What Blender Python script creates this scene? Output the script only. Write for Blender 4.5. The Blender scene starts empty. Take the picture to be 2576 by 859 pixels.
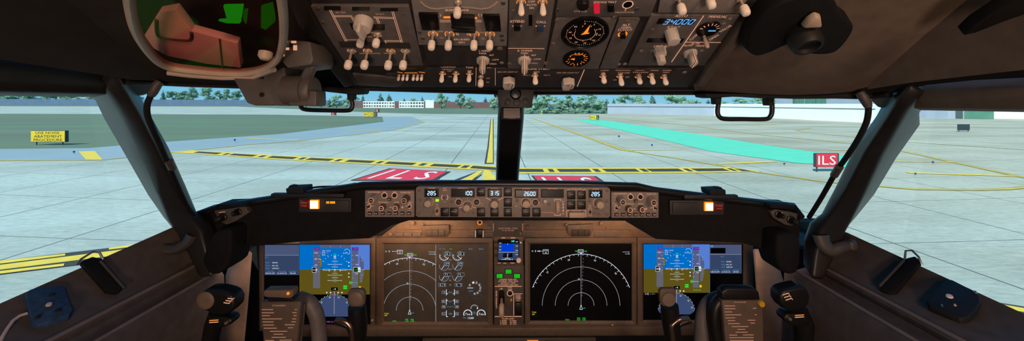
import bpy, bmesh, math, random
from mathutils import Vector, Matrix
random.seed(7)
SC = bpy.context.scene
COL = SC.collection
PI = math.pi
# ---------------------------------------------------------------- camera / metric frame
F, CX, HY = 900.0, 1288.0, 259.0         # focal length in px, optical axis column, horizon row (2576 x 859 picture)
EYE = Vector((0, 0, 5.0))                 # eye height above the apron
H = 5.0

cam = bpy.data.cameras.new('camera'); camo = bpy.data.objects.new('camera', cam); COL.objects.link(camo)
camo.location = EYE; camo.rotation_euler = (PI / 2, 0, 0)
cam.sensor_width = 36; cam.lens = F / 2576 * 36; cam.shift_y = -(429.5 - HY) / 2576
cam.clip_start = 0.02; cam.clip_end = 6000
SC.camera = camo

def P(px, py, Y):
    return Vector(((px - CX) / F * Y, Y, EYE.z + (HY - py) / F * Y))
def G(px, py, dz=0.0):
    d = max(py - HY, 0.4); Y = F * H / d
    return Vector(((px - CX) / F * Y, Y, dz))

class Fr:
    """a plane the builder works on: origin, right, up, normal (towards the room)"""
    def __init__(s, o, u=(1, 0, 0), v=(0, 0, 1)):
        s.o = Vector(o); s.u = Vector(u).normalized(); s.v = Vector(v).normalized(); s.n = s.u.cross(s.v)
        s.M = Matrix(((s.u.x, s.v.x, s.n.x, s.o.x), (s.u.y, s.v.y, s.n.y, s.o.y), (s.u.z, s.v.z, s.n.z, s.o.z), (0, 0, 0, 1)))
    def l(s, px, py):
        d = Vector(((px - CX) / F, 1, (HY - py) / F))
        t = (s.o - EYE).dot(s.n) / d.dot(s.n)
        q = EYE + d * t - s.o
        return q.dot(s.u), q.dot(s.v)
    def sc(s, px, py):                     # metres per px across, at that spot
        d = Vector(((px - CX) / F, 1, (HY - py) / F))
        return (s.o - EYE).dot(s.n) / d.dot(s.n) / F
    def at(s, px, py, w=0.0, rot=0.0):
        a, b = s.l(px, py)
        return s.M @ Matrix.Translation((a, b, w)) @ Matrix.Rotation(rot, 4, 'Z')
def VF(Y, px=1288, py=500):
    return Fr(P(px, py, Y))

# ---------------------------------------------------------------- materials
MATS = {}
def mat(name, col, rough=0.6, metal=0.0, var=0.12, scale=40.0, bump=0.0, spec=0.4, coat=0.0, stretch=None, col2=None):
    m = bpy.data.materials.new(name); m.use_nodes = True; nt = m.node_tree; b = nt.nodes['Principled BSDF']
    tc = nt.nodes.new('ShaderNodeTexCoord'); nz = nt.nodes.new('ShaderNodeTexNoise')
    nz.inputs['Scale'].default_value = scale; nz.inputs['Detail'].default_value = 4
    if stretch:
        mp = nt.nodes.new('ShaderNodeMapping'); mp.inputs['Scale'].default_value = stretch; nt.links.new(tc.outputs['Object'], mp.inputs[0]); nt.links.new(mp.outputs[0], nz.inputs['Vector'])
    else: nt.links.new(tc.outputs['Object'], nz.inputs['Vector'])
    rp = nt.nodes.new('ShaderNodeValToRGB')
    rp.color_ramp.elements[0].position = 0.3; rp.color_ramp.elements[1].position = 0.7
    rp.color_ramp.elements[0].color = (*[c * (1 - var) for c in col], 1)
    rp.color_ramp.elements[1].color = (*[min(1, c * (1 + var)) for c in col], 1)
    if col2: rp.color_ramp.elements[1].color = (*col2, 1)
    nt.links.new(nz.outputs['Fac'], rp.inputs['Fac']); nt.links.new(rp.outputs['Color'], b.inputs['Base Color'])
    b.inputs['Roughness'].default_value = rough; b.inputs['Metallic'].default_value = metal
    b.inputs['Specular IOR Level'].default_value = spec
    if coat: b.inputs['Coat Weight'].default_value = coat; b.inputs['Coat Roughness'].default_value = 0.2
    if bump:
        bp = nt.nodes.new('ShaderNodeBump'); bp.inputs['Strength'].default_value = bump; bp.inputs['Distance'].default_value = 0.002
        nt.links.new(nz.outputs['Fac'], bp.inputs['Height']); nt.links.new(bp.outputs['Normal'], b.inputs['Normal'])
    MATS[name] = m; return m
def emit(name, col, strength=1.0):
    m = bpy.data.materials.new(name); m.use_nodes = True; nt = m.node_tree; nt.nodes.clear()
    e = nt.nodes.new('ShaderNodeEmission'); o = nt.nodes.new('ShaderNodeOutputMaterial')
    e.inputs['Color'].default_value = (*col, 1); e.inputs['Strength'].default_value = strength
    nt.links.new(e.outputs[0], o.inputs['Surface']); MATS[name] = m; return m
def lin(r, g, b):
    f = lambda c: (c / 255 / 12.92) if c <= 10 else ((c / 255 + 0.055) / 1.055) ** 2.4
    return (f(r), f(g), f(b))

mat('black_pad', (0.006, 0.0055, 0.006), 0.8, var=0.25, scale=60, bump=0.3, spec=0.2)
mat('black_gloss', (0.010, 0.010, 0.011), 0.32, var=0.1)
mat('black_matt', (0.005, 0.005, 0.005), 0.8, var=0.2)
mat('panel_grey', (0.070, 0.058, 0.052), 0.55, var=0.12, scale=90)
mat('overhead_grey', (0.100, 0.088, 0.085), 0.55, var=0.14, scale=90)
mat('overhead_light', (0.20, 0.175, 0.165), 0.55, var=0.12, scale=90)
mat('overhead_dark', (0.026, 0.023, 0.024), 0.6, var=0.15, scale=90)
mat('mcp_grey', (0.215, 0.175, 0.155), 0.5, var=0.08, scale=120)
mat('panel_brown', (0.135, 0.094, 0.066), 0.55, var=0.14, scale=70)
mat('bezel_brown', (0.105, 0.078, 0.060), 0.5, var=0.12, scale=80)
mat('cap_white', (0.90, 0.76, 0.66), 0.45, var=0.05)
mat('knob_cream', (0.52, 0.45, 0.40), 0.5, var=0.07)
mat('knob_tan', (0.46, 0.35, 0.27), 0.5, var=0.07)
mat('knob_brown', (0.16, 0.115, 0.085), 0.5, var=0.08)
mat('lever_metal', (0.50, 0.38, 0.30), 0.35, metal=0.3, var=0.05)
mat('steel', (0.35, 0.34, 0.33), 0.3, metal=0.9, var=0.08)
mat('gauge_black', (0.004, 0.004, 0.004), 0.35, var=0.1)
mat('screen_black', (0.004, 0.0045, 0.006), 0.22, var=0.1, spec=0.5)
mat('screen_dusty', (0.055, 0.050, 0.045), 0.5, var=0.15, spec=0.5)  # warm reflection on the glass put into a paler screen colour
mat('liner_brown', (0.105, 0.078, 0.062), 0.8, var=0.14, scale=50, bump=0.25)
mat('liner_dark', (0.011, 0.010, 0.010), 0.8, var=0.2, scale=50, bump=0.25)  # same lining as the brown one, with shade put into its colour
mat('frame_paint', (0.055, 0.048, 0.046), 0.5, var=0.15, scale=30)
mat('frame_dark', (0.010, 0.009, 0.009), 0.55, var=0.15, scale=30)
mat('side_liner', (0.070, 0.056, 0.050), 0.7, var=0.18, scale=50, bump=0.2)
mat('side_liner_dark', (0.020, 0.018, 0.020), 0.7, var=0.18, scale=50, bump=0.2)
mat('side_post', (0.42, 0.30, 0.225), 0.6, var=0.12, scale=30)
mat('hud_rim', (0.42, 0.31, 0.23), 0.5, var=0.08)
mat('hud_box', (0.075, 0.062, 0.056), 0.5, var=0.1)
mat('pillar_paint', (0.018, 0.017, 0.018), 0.40, var=0.15, scale=30)
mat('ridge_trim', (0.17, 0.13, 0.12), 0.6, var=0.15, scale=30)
mat('pink_pad', (0.55, 0.36, 0.33), 0.7, var=0.06)
mat('pink_edge', (0.06, 0.04, 0.036), 0.7, var=0.06)
mat('pad_blue', (0.016, 0.045, 0.105), 0.75, var=0.35, scale=120)
mat('pad_black', (0.006, 0.006, 0.008), 0.7, var=0.35, scale=120)
mat('cable_pink', (0.55, 0.40, 0.36), 0.5, var=0.05)
mat('yoke_black', (0.007, 0.007, 0.007), 0.4, var=0.15)
mat('trigger_metal', (0.30, 0.22, 0.17), 0.25, metal=0.9, var=0.05)
mat('yoke_grey', (0.13, 0.115, 0.115), 0.5, var=0.12)
mat('plate_brown', (0.105, 0.075, 0.058), 0.55, var=0.12)
mat('yellow_cap', (0.55, 0.33, 0.02), 0.45, var=0.05)
mat('placard', (0.36, 0.27, 0.24), 0.6, var=0.1)
mat('red_lens', (0.10, 0.010, 0.008), 0.3, var=0.1)
mat('pedestal_grey', (0.05, 0.042, 0.038), 0.55, var=0.12)
mat('carpet', (0.02, 0.02, 0.022), 0.95, var=0.3, scale=200)
# outside
mat('grass', (0.155, 0.175, 0.115), 0.95, var=0.05, scale=0.05, stretch=(.35, 2.6, 1), col2=(0.145, 0.235, 0.135))
mat('asphalt_blue', (0.30, 0.385, 0.41), 0.9, var=0.05, scale=0.2)
mat('paint_yellow', (0.86, 0.61, 0.08), 0.8, var=0.08, scale=2)
mat('paint_ochre', (0.47, 0.36, 0.10), 0.85, var=0.12, scale=2)
mat('paint_dark', (0.055, 0.058, 0.050), 0.85, var=0.12, scale=2)
mat('paint_red', (0.80, 0.045, 0.075), 0.8, var=0.06, scale=2)
mat('paint_white', (0.92, 0.90, 0.86), 0.8, var=0.02, scale=2)
mat('paint_green', (0.14, 0.70, 0.45), 0.85, var=0.04, scale=0.6)
mat('fence_blue', (0.14, 0.21, 0.33), 0.9, var=0.1, scale=0.1)
mat('wall_bluegrey', (0.40, 0.46, 0.56), 0.9, var=0.05, scale=0.2)
mat('wall_white', (0.92, 0.92, 0.90), 0.9, var=0.03, scale=0.2)
mat('brick_red', (0.20, 0.11, 0.11), 0.9, var=0.12, scale=0.4)
mat('hangar_green', (0.10, 0.26, 0.19), 0.7, var=0.12, scale=0.4)
mat('window_dark', (0.08, 0.11, 0.12), 0.3, var=0.1, scale=0.4)
mat('leaf_a', (0.26, 0.43, 0.30), 0.9, var=0.3, scale=0.35)
mat('leaf_b', (0.31, 0.50, 0.34), 0.9, var=0.3, scale=0.35)
mat('leaf_c', (0.18, 0.33, 0.26), 0.9, var=0.3, scale=0.35)
mat('bark', (0.10, 0.075, 0.06), 0.9, var=0.2, scale=1)
mat('sign_dark', (0.045, 0.055, 0.065), 0.7, var=0.1, scale=2)
mat('sign_yellow', (0.95, 0.64, 0.03), 0.7, var=0.03, scale=2)
mat('light_blue', (0.02, 0.06, 0.30), 0.4, var=0.05)

# graphics palette: one list for every lettered / lit mesh
PAL = {}
def pal(name, rgb, k=1.0): PAL[name] = emit('lit_' + name, lin(*rgb), k)
pal('white', (215, 225, 235)); pal('dim', (150, 155, 165)); pal('cyan', (70, 150, 190)); pal('green', (40, 225, 60))
pal('magenta', (170, 90, 200)); pal('purple', (70, 40, 150)); pal('amber', (225, 200, 60)); pal('sky', (0, 108, 196)); pal('skyhaze', (84, 124, 208))
pal('earth', (92, 80, 22)); pal('tape', (84, 92, 130)); pal('tape2', (96, 98, 110)); pal('block', (52, 66, 98)); pal('block2', (72, 84, 118)); pal('ndfill', (58, 74, 112)); pal('black', (3, 3, 6))
pal('ice', (190, 225, 255), 1.3); pal('blue7', (110, 180, 255), 1.3); pal('legend', (222, 160, 128)); pal('legend_dim', (178, 124, 98)); pal('orange', (250, 140, 50)); pal('gear', (20, 200, 30), 1.1)
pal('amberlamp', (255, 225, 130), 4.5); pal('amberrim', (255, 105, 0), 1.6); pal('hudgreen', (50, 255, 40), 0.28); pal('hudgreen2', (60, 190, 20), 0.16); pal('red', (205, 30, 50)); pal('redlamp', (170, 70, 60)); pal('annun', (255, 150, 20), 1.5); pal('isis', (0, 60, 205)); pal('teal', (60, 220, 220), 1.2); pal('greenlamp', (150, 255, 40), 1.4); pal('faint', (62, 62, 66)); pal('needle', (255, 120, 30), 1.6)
PAL['paint_cream'] = MATS['knob_tan']; PAL['solid_black'] = MATS['black_gloss']; PAL['window'] = MATS['gauge_black']; PAL['solid_dark'] = MATS['overhead_dark']; PAL['brownline'] = MATS['knob_brown']; PAL['whitebit'] = MATS['cap_white']; PAL['edge'] = MATS['yoke_black']
PN = list(PAL); PI_ = {n: i for i, n in enumerate(PN)}; PM = [PAL[n] for n in PN]

# ---------------------------------------------------------------- mesh builder
def rrect(x0, y0, x1, y1, r, n=5):
    out = []
    for cx, cy, a in ((x1 - r, y1 - r, 0), (x0 + r, y1 - r, PI / 2), (x0 + r, y0 + r, PI), (x1 - r, y0 + r, 1.5 * PI)):
        for i in range(n + 1):
            t = a + PI / 2 * i / n; out.append((cx + r * math.cos(t), cy + r * math.sin(t)))
    return out
TXT = {}
def txt(s):
    if s in TXT: return TXT[s]
    cu = bpy.data.curves.new('t', 'FONT'); cu.body = s; cu.size = 1; cu.resolution_u = 2
    o = bpy.data.objects.new('t', cu); COL.objects.link(o); bpy.context.view_layer.update()
    me = bpy.data.meshes.new_from_object(o.evaluated_get(bpy.context.evaluated_depsgraph_get()))
    vs = [(v.co.x, v.co.y) for v in me.vertices]; fs = [tuple(p.vertices) for p in me.polygons]
    bpy.data.objects.remove(o); bpy.data.curves.remove(cu); bpy.data.meshes.remove(me)
    if not vs: TXT[s] = ([], [], 1); return TXT[s]
    x0 = min(v[0] for v in vs); x1 = max(v[0] for v in vs); y0 = min(v[1] for v in vs); y1 = max(v[1] for v in vs)
    h = max(y1 - y0, 1e-3) if len(s) > 1 or s not in '-.' else 0.7
    TXT[s] = ([((v[0] - (x0 + x1) / 2) / h, (v[1] - (y0 + y1) / 2) / h) for v in vs], fs, (x1 - x0) / h); return TXT[s]
SEG = {'0': 'abcdef', '1': 'bc', '2': 'abged', '3': 'abgcd', '4': 'fgbc', '5': 'afgcd', '6': 'afgedc', '7': 'abc', '8': 'abcdefg', '9': 'abcdfg'}

class MB:
    def __init__(s): s.v = []; s.f = []; s.m = []
    def add(s, vs, fs, mi=0, M=None):
        k = len(s.v)
        s.v += [tuple(M @ Vector(q)) if M else tuple(q) for q in vs]
        s.f += [tuple(i + k for i in f) for f in fs]; s.m += [mi] * len(fs); return s
    def box(s, x0, y0, z0, x1, y1, z1, mi=0, M=None):
        return s.add([(x, y, z) for z in (z0, z1) for y in (y0, y1) for x in (x0, x1)],
                     [(0, 2, 3, 1), (4, 5, 7, 6), (0, 1, 5, 4), (2, 6, 7, 3), (0, 4, 6, 2), (1, 3, 7, 5)], mi, M)
    def prism(s, poly, w0, w1, mi=0, M=None, top=1.0):
        a = sum(poly[i][0] * poly[(i + 1) % len(poly)][1] - poly[(i + 1) % len(poly)][0] * poly[i][1] for i in range(len(poly)))
        if a < 0: poly = poly[::-1]
        n = len(poly); cx = sum(q[0] for q in poly) / n; cy = sum(q[1] for q in poly) / n
        vs = [(q[0], q[1], w0) for q in poly] + [(cx + (q[0] - cx) * top, cy + (q[1] - cy) * top, w1) for q in poly]
        return s.add(vs, [tuple(range(n))[::-1], tuple(range(n, 2 * n))] + [(i, (i + 1) % n, n + (i + 1) % n, n + i) for i in range(n)], mi, M)
    def flat(s, poly, w=0.0, mi=0, M=None):
        a = sum(poly[i][0] * poly[(i + 1) % len(poly)][1] - poly[(i + 1) % len(poly)][0] * poly[i][1] for i in range(len(poly)))
        if a < 0: poly = poly[::-1]
        return s.add([(q[0], q[1], w) for q in poly], [tuple(range(len(poly)))], mi, M)
    def lathe(s, prof, n=20, mi=0, M=None, sx=1.0, sy=1.0, flute=0.0, k=8):
        vs = []; fs = []
        for r, z in prof:
            for i in range(n):
                t = 2 * PI * i / n; q = r * (1 + flute * math.cos(k * t)) if flute else r
                vs.append((q * math.cos(t) * sx, q * math.sin(t) * sy, z))
        for j in range(len(prof) - 1):
            for i in range(n):
                a, b = j * n + i, j * n + (i + 1) % n; fs.append((a, b, b + n, a + n))
        fs.append(tuple(range(n))[::-1]); L = (len(prof) - 1) * n; fs.append(tuple(range(L, L + n)))
        return s.add(vs, fs, mi, M)
    def tube(s, pts, r, n=12, mi=0, M=None, flat=1.0):
        pts = [Vector(p) for p in pts]; m = len(pts); rs = r if isinstance(r, (list, tuple)) else [r] * m
        vs = []; fs = []; up = None
        for i, p in enumerate(pts):
            t = (pts[min(i + 1, m - 1)] - pts[max(i - 1, 0)]).normalized()
            if up is None: up = Vector((0, 0, 1)) if abs(t.z) < 0.9 else Vector((0, 1, 0))
            x = t.cross(up).normalized(); up = x.cross(t).normalized()
            for k in range(n):
                a = 2 * PI * k / n; vs.append(p + x * math.cos(a) * rs[i] + up * math.sin(a) * rs[i] * flat)
        for i in range(m - 1):
            for k in range(n):
                a, b = i * n + k, i * n + (k + 1) % n; fs.append((a, a + n, b + n, b))
        fs.append(tuple(range(n))); L = (m - 1) * n; fs.append(tuple(range(L, L + n))[::-1])
        return s.add(vs, fs, mi, M)
    def loft(s, rings, mi=0, closed=True, caps=True, M=None):
        n = len(rings[0]); vs = [q for r in rings for q in r]; fs = []
        for j in range(len(rings) - 1):
            for i in range(n if closed else n - 1):
                a, b = j * n + i, j * n + (i + 1) % n; fs.append((a, b, b + n, a + n))
        if caps and closed:
            fs.append(tuple(range(n))[::-1]); L = (len(rings) - 1) * n; fs.append(tuple(range(L, L + n)))
        return s.add(vs, fs, mi, M)
    def ring(s, cx, cy, r0, r1, w, mi=0, a0=0.0, a1=2 * PI, n=28, M=None):
        vs = []; fs = []
        for i in range(n + 1):
            t = a0 + (a1 - a0) * i / n
            vs += [(cx + r0 * math.cos(t), cy + r0 * math.sin(t), w), (cx + r1 * math.cos(t), cy + r1 * math.sin(t), w)]
        for i in range(n): fs.append((2 * i, 2 * i + 1, 2 * i + 3, 2 * i + 2))
        return s.add(vs, fs, mi, M)
    def line(s, x0, y0, x1, y1, wd, w, mi=0, M=None):
        d = math.hypot(x1 - x0, y1 - y0) or 1e-9; nx, ny = -(y1 - y0) / d * wd / 2, (x1 - x0) / d * wd / 2
        return s.add([(x0 - nx, y0 - ny, w), (x1 - nx, y1 - ny, w), (x1 + nx, y1 + ny, w), (x0 + nx, y0 + ny, w)], [(0, 1, 2, 3)], mi, M)
    def text(s, t, cx, cy, h, w, mi=0, wd=None, al='C', rot=0.0, shear=0.0):
        vs, fs, W = txt(t); kx = h if wd is None else wd / W
        ox = {'C': 0, 'L': W * kx / 2, 'R': -W * kx / 2}[al]; c, sn = math.cos(rot), math.sin(rot)
        out = []
        for x, y in vs:
            X, Y = x * kx + shear * y * h + ox, y * h; out.append((cx + X * c - Y * sn, cy + X * sn + Y * c, w))
        return s.add(out, fs, mi)
    def seg(s, t, x, y, h, w, mi=0, slant=0.1, al='L', cw=0.58, gap=0.24, th=0.15):
        W = h * cw; G_ = h * gap; k = h * th
        if al == 'R': x -= len(t) * (W + G_) - G_
        if al == 'C': x -= (len(t) * (W + G_) - G_) / 2
        for ch in t:
            for g in SEG.get(ch, ''):
                x0, y0, x1, y1 = {'a': (0, h, W, h), 'd': (0, 0, W, 0), 'g': (0, h / 2, W, h / 2), 'b': (W, h / 2, W, h), 'c': (W, 0, W, h / 2), 'e': (0, 0, 0, h / 2), 'f': (0, h / 2, 0, h)}[g]
                if y0 == y1: q = [(x0 + k * .1, y0 - k / 2), (x1 - k * .1, y0 - k / 2), (x1 - k * .1, y0 + k / 2), (x0 + k * .1, y0 + k / 2)]
                else: q = [(x0 - k / 2, y0 + k * .3), (x0 + k / 2, y0 + k * .3), (x0 + k / 2, y1 - k * .3), (x0 - k / 2, y1 - k * .3)]
                s.add([(x + a + slant * b, y - h / 2 + b, w) for a, b in q], [(0, 1, 2, 3)], mi)
            x += W + G_
        return s
    def mesh(s, name, mats, bevel=0.0, smooth=True, seg=2):
        me = bpy.data.meshes.new(name); me.from_pydata(s.v, [], s.f)
        if isinstance(mats, str): mats = [MATS[mats]]
        for m in mats: me.materials.append(MATS[m] if isinstance(m, str) else m)
        me.polygons.foreach_set('material_index', s.m)
        if bevel:
            bm = bmesh.new(); bm.from_mesh(me)
            es = [e for e in bm.edges if len(e.link_faces) == 2 and e.calc_face_angle(0) > 0.6]
            bmesh.ops.bevel(bm, geom=es, offset=bevel, segments=seg, affect='EDGES', profile=0.5, clamp_overlap=True)
            bm.to_mesh(me); bm.free()
        if smooth:
            me.polygons.foreach_set('use_smooth', [True] * len(me.polygons))
            me.set_sharp_from_angle(angle=math.radians(38))
        me.update(); return me

# ---------------------------------------------------------------- objects
WM = {}
def put(name, me, parent=None, M=None):
    o = bpy.data.objects.new(name, me); COL.objects.link(o)
    M = M if M is not None else Matrix.Identity(4)
    WM[o.name] = M.copy()
    if parent is not None:
        o.parent = parent; o.matrix_basis = WM[parent.name].inverted() @ M
    else: o.matrix_basis = M
    return o
def tag(o, label, cat, group=None, kind=None):
    o['label'] = label; o['category'] = cat
    if group: o['group'] = group
    if kind: o['kind'] = kind
    return o
def thing(name, label, cat, loc, group=None):
    return tag(put(name, None, None, Matrix.Translation(loc)), label, cat, group)
def struct(name, me, M=None):
    o = put(name, me, None, M); o['kind'] = 'structure'; return o

class Draw:
    """flat marks on a panel plane, given in picture px measured on that plane"""
    def __init__(s, fr, w=0.0008): s.fr = fr; s.b = MB(); s.w = w
    def l(s, x, y): return s.fr.l(x, y)
    def rect(s, x0, y0, x1, y1, m, dz=0.0): s.b.flat([s.l(x0, y0), s.l(x1, y0), s.l(x1, y1), s.l(x0, y1)], s.w + dz, PI_[m])
    def poly(s, pts, m, dz=0.0): s.b.flat([s.l(*p) for p in pts], s.w + dz, PI_[m])
    def frame(s, x0, y0, x1, y1, wd, m, dz=0.0002):
        for a in ((x0, y0, x1, y0), (x1, y0, x1, y1), (x1, y1, x0, y1), (x0, y1, x0, y0)): s.line(*a, wd, m, dz)
    def line(s, x0, y0, x1, y1, wd, m, dz=0.0002):
        k = s.fr.sc((x0 + x1) / 2, (y0 + y1) / 2); s.b.line(*s.l(x0, y0), *s.l(x1, y1), wd * k, s.w + dz, PI_[m])
    def pline(s, pts, wd, m, dz=0.0002):
        for a, b in zip(pts, pts[1:]): s.line(*a, *b, wd, m, dz)
    def arc(s, cx, cy, r, a0, a1, wd, m, n=40, dz=0.0002):      # degrees, 0 = right, 90 = up
        k = s.fr.sc(cx, cy); c = s.l(cx, cy); s.b.ring(*c, (r - wd / 2) * k, (r + wd / 2) * k, s.w + dz, PI_[m], math.radians(a0), math.radians(a1), n)
    def disc(s, cx, cy, r, m, dz=0.0002, n=16):
        k = s.fr.sc(cx, cy); c = s.l(cx, cy); s.b.flat([(c[0] + r * k * math.cos(2 * PI * i / n), c[1] + r * k * math.sin(2 * PI * i / n)) for i in range(n)], s.w + dz, PI_[m])
    def text(s, t, cx, cy, h, m, wd=None, al='C', rot=0.0, dz=0.0004, shear=0.0):
        k = s.fr.sc(cx, cy); s.b.text(t, *s.l(cx, cy), h * k, s.w + dz, PI_[m], None if wd is None else wd * k, al, rot, shear)
    def seg(s, t, cx, cy, h, m, al='C', slant=0.05, **kw):
        k = s.fr.sc(cx, cy); a, b = s.l(cx, cy); s.b.seg(t, a, b, h * k, s.w + 0.0004, PI_[m], slant, al, **kw)
    def put(s, name, parent): return put(name, s.b.mesh(name, PM, smooth=False), parent, s.fr.M)

CACHE = {}
def cached(key, fn):
    if key not in CACHE: CACHE[key] = fn()
    return CACHE[key]
def pbox(fr, x0, y0, x1, y1, w0, w1, r=0.0, mb=None, mi=0):
    """box on a plane, its outline given in px"""
    mb = mb or MB(); q = [fr.l(x0, y1), fr.l(x1, y1), fr.l(x1, y0), fr.l(x0, y0)]
    if r: 
        xs = [a for a, b in q]; ys = [b for a, b in q]; q = rrect(min(xs), min(ys), max(xs), max(ys), r)
    return mb.prism(q, w0, w1, mi)
# ================================================================ the airfield outside
def concrete_material():
    m = bpy.data.materials.new('concrete_slabs'); m.use_nodes = True; nt = m.node_tree; b = nt.nodes['Principled BSDF']; L = nt.links
    tc = nt.nodes.new('ShaderNodeTexCoord'); sx = nt.nodes.new('ShaderNodeSeparateXYZ'); L.new(tc.outputs['Object'], sx.inputs[0])
    def mth(op, a, c=None, d=None):
        n = nt.nodes.new('ShaderNodeMath'); n.operation = op
        for i, q in enumerate((a, c, d)):
            if q is None: continue
            if isinstance(q, (int, float)): n.inputs[i].default_value = q
            else: L.new(q, n.inputs[i])
        return n.outputs[0]
    X, Y = sx.outputs[0], sx.outputs[1]
    def joint(t, spacing, wd):
        return mth('LESS_THAN', mth('MULTIPLY', mth('PINGPONG', t, 0.5), spacing), wd)
    j1 = joint(mth('DIVIDE', mth('ADD', mth('MULTIPLY_ADD', Y, 0.04, X), 3.834), 5.97), 5.97, 0.036)
    y2 = mth('ADD', mth('SUBTRACT', Y, mth('MULTIPLY', mth('MULTIPLY', X, X), 0.00232)), mth('MULTIPLY', X, 0.00845))
    j2 = joint(mth('DIVIDE', mth('SUBTRACT', y2, 12.41), 5.0), 5.0, 0.020)
    mp = nt.nodes.new('ShaderNodeMapping'); L.new(tc.outputs['Object'], mp.inputs[0]); mp.inputs['Scale'].default_value = (0.5, 2.2, 1)
    n1 = nt.nodes.new('ShaderNodeTexNoise'); n1.inputs['Scale'].default_value = 3.2; n1.inputs['Detail'].default_value = 9; n1.inputs['Roughness'].default_value = 0.78; L.new(mp.outputs[0], n1.inputs['Vector'])
    mp2 = nt.nodes.new('ShaderNodeMapping'); L.new(tc.outputs['Object'], mp2.inputs[0]); mp2.inputs['Scale'].default_value = (0.05, 0.16, 1)
    n2 = nt.nodes.new('ShaderNodeTexNoise'); n2.inputs['Scale'].default_value = 1.0; n2.inputs['Detail'].default_value = 5; L.new(mp2.outputs[0], n2.inputs['Vector'])
    r1 = nt.nodes.new('ShaderNodeValToRGB'); L.new(n1.outputs['Fac'], r1.inputs[0])
    r1.color_ramp.elements[0].position = 0.3; r1.color_ramp.elements[1].position = 0.62
    r1.color_ramp.elements[0].color = (0.36, 0.425, 0.375, 1); r1.color_ramp.elements[1].color = (0.60, 0.655, 0.58, 1)
    r2 = nt.nodes.new('ShaderNodeValToRGB'); L.new(n2.outputs['Fac'], r2.inputs[0])
    r2.color_ramp.elements[0].position = 0.34; r2.color_ramp.elements[1].position = 0.6
    r2.color_ramp.elements[0].color = (0.72, 0.70, 0.66, 1); r2.color_ramp.elements[1].color = (1, 1, 1, 1)
    mx = nt.nodes.new('ShaderNodeMixRGB'); mx.blend_type = 'MULTIPLY'; mx.inputs[0].default_value = 1
    L.new(r1.outputs[0], mx.inputs[1]); L.new(r2.outputs[0], mx.inputs[2])
    n3 = nt.nodes.new('ShaderNodeTexNoise'); n3.inputs['Scale'].default_value = 0.02; L.new(tc.outputs['Object'], n3.inputs['Vector'])
    ag = nt.nodes.new('ShaderNodeMapRange'); ag.inputs['From Min'].default_value = -6; ag.inputs['From Max'].default_value = 34
    L.new(mth('ADD', X, mth('MULTIPLY', mth('SUBTRACT', n3.outputs['Fac'], 0.5), 50.0)), ag.inputs['Value'])
    old = nt.nodes.new('ShaderNodeMixRGB'); old.blend_type = 'MULTIPLY'; L.new(ag.outputs[0], old.inputs[0]); L.new(mx.outputs[0], old.inputs[1]); old.inputs[2].default_value = (1.06, 0.93, 0.80, 1); mx = old
    jm = nt.nodes.new('ShaderNodeMixRGB'); L.new(mth('MULTIPLY', mth('MAXIMUM', j1, j2), 0.88), jm.inputs[0]); L.new(mx.outputs[0], jm.inputs[1]); jm.inputs[2].default_value = (0.10, 0.11, 0.11, 1)
    L.new(jm.outputs[0], b.inputs['Base Color']); b.inputs['Roughness'].default_value = 0.92; b.inputs['Specular IOR Level'].default_value = 0.15
    MATS['concrete'] = m
concrete_material()

b = MB(); b.flat([(-3000, -400), (3000, -400), (3000, 4500), (-3000, 4500)])
ground = struct('ground', b.mesh('ground', 'concrete', smooth=False)); ground['label'] = 'pale concrete apron of large jointed slabs'

def gpoly(pts, dz): 
    return [G(x, y, dz) for x, y in pts]
def mark(name, polys, label=None, m=None):
    """paint on the apron: list of (px polygon, material, height)"""
    b = MB(); ms = []
    for pts, mt, dz in polys:
        if mt not in ms: ms.append(mt)
        q = gpoly(pts, dz); a = sum(q[i].x * q[(i + 1) % len(q)].y - q[(i + 1) % len(q)].x * q[i].y for i in range(len(q)))
        if a < 0: q = q[::-1]
        b.add(q, [tuple(range(len(q)))], ms.index(mt))
    o = put(name, b.mesh(name, ms, smooth=False), ground)
    if label: o['label'] = label
    return o
def strip(pts, wd, mt, dz):
    """a painted line of real width wd (m) through picture points on the ground"""
    g = [G(x, y, 0) for x, y in pts]; out = []
    L = []; R = []
    for i, p in enumerate(g):
        t = (g[min(i + 1, len(g) - 1)] - g[max(i - 1, 0)]); t.z = 0; t.normalize(); n = Vector((-t.y, t.x, 0)) * wd / 2
        L.append(p + n); R.append(p - n)
    for i in range(len(g) - 1):
        out.append(([L[i], R[i], R[i + 1], L[i + 1]], mt, dz))
    return out
def strips(name, items, label=None):
    b = MB(); ms = []
    for q, mt, dz in items:
        if mt not in ms: ms.append(mt)
        a = sum(q[i].x * q[(i + 1) % 4].y - q[(i + 1) % 4].x * q[i].y for i in range(4))
        if a < 0: q = q[::-1]
        b.add([(p.x, p.y, dz) for p in q], [(0, 1, 2, 3)], ms.index(mt))
    o = put(name, b.mesh(name, ms, smooth=False), ground)
    if label: o['label'] = label
    return o

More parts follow.
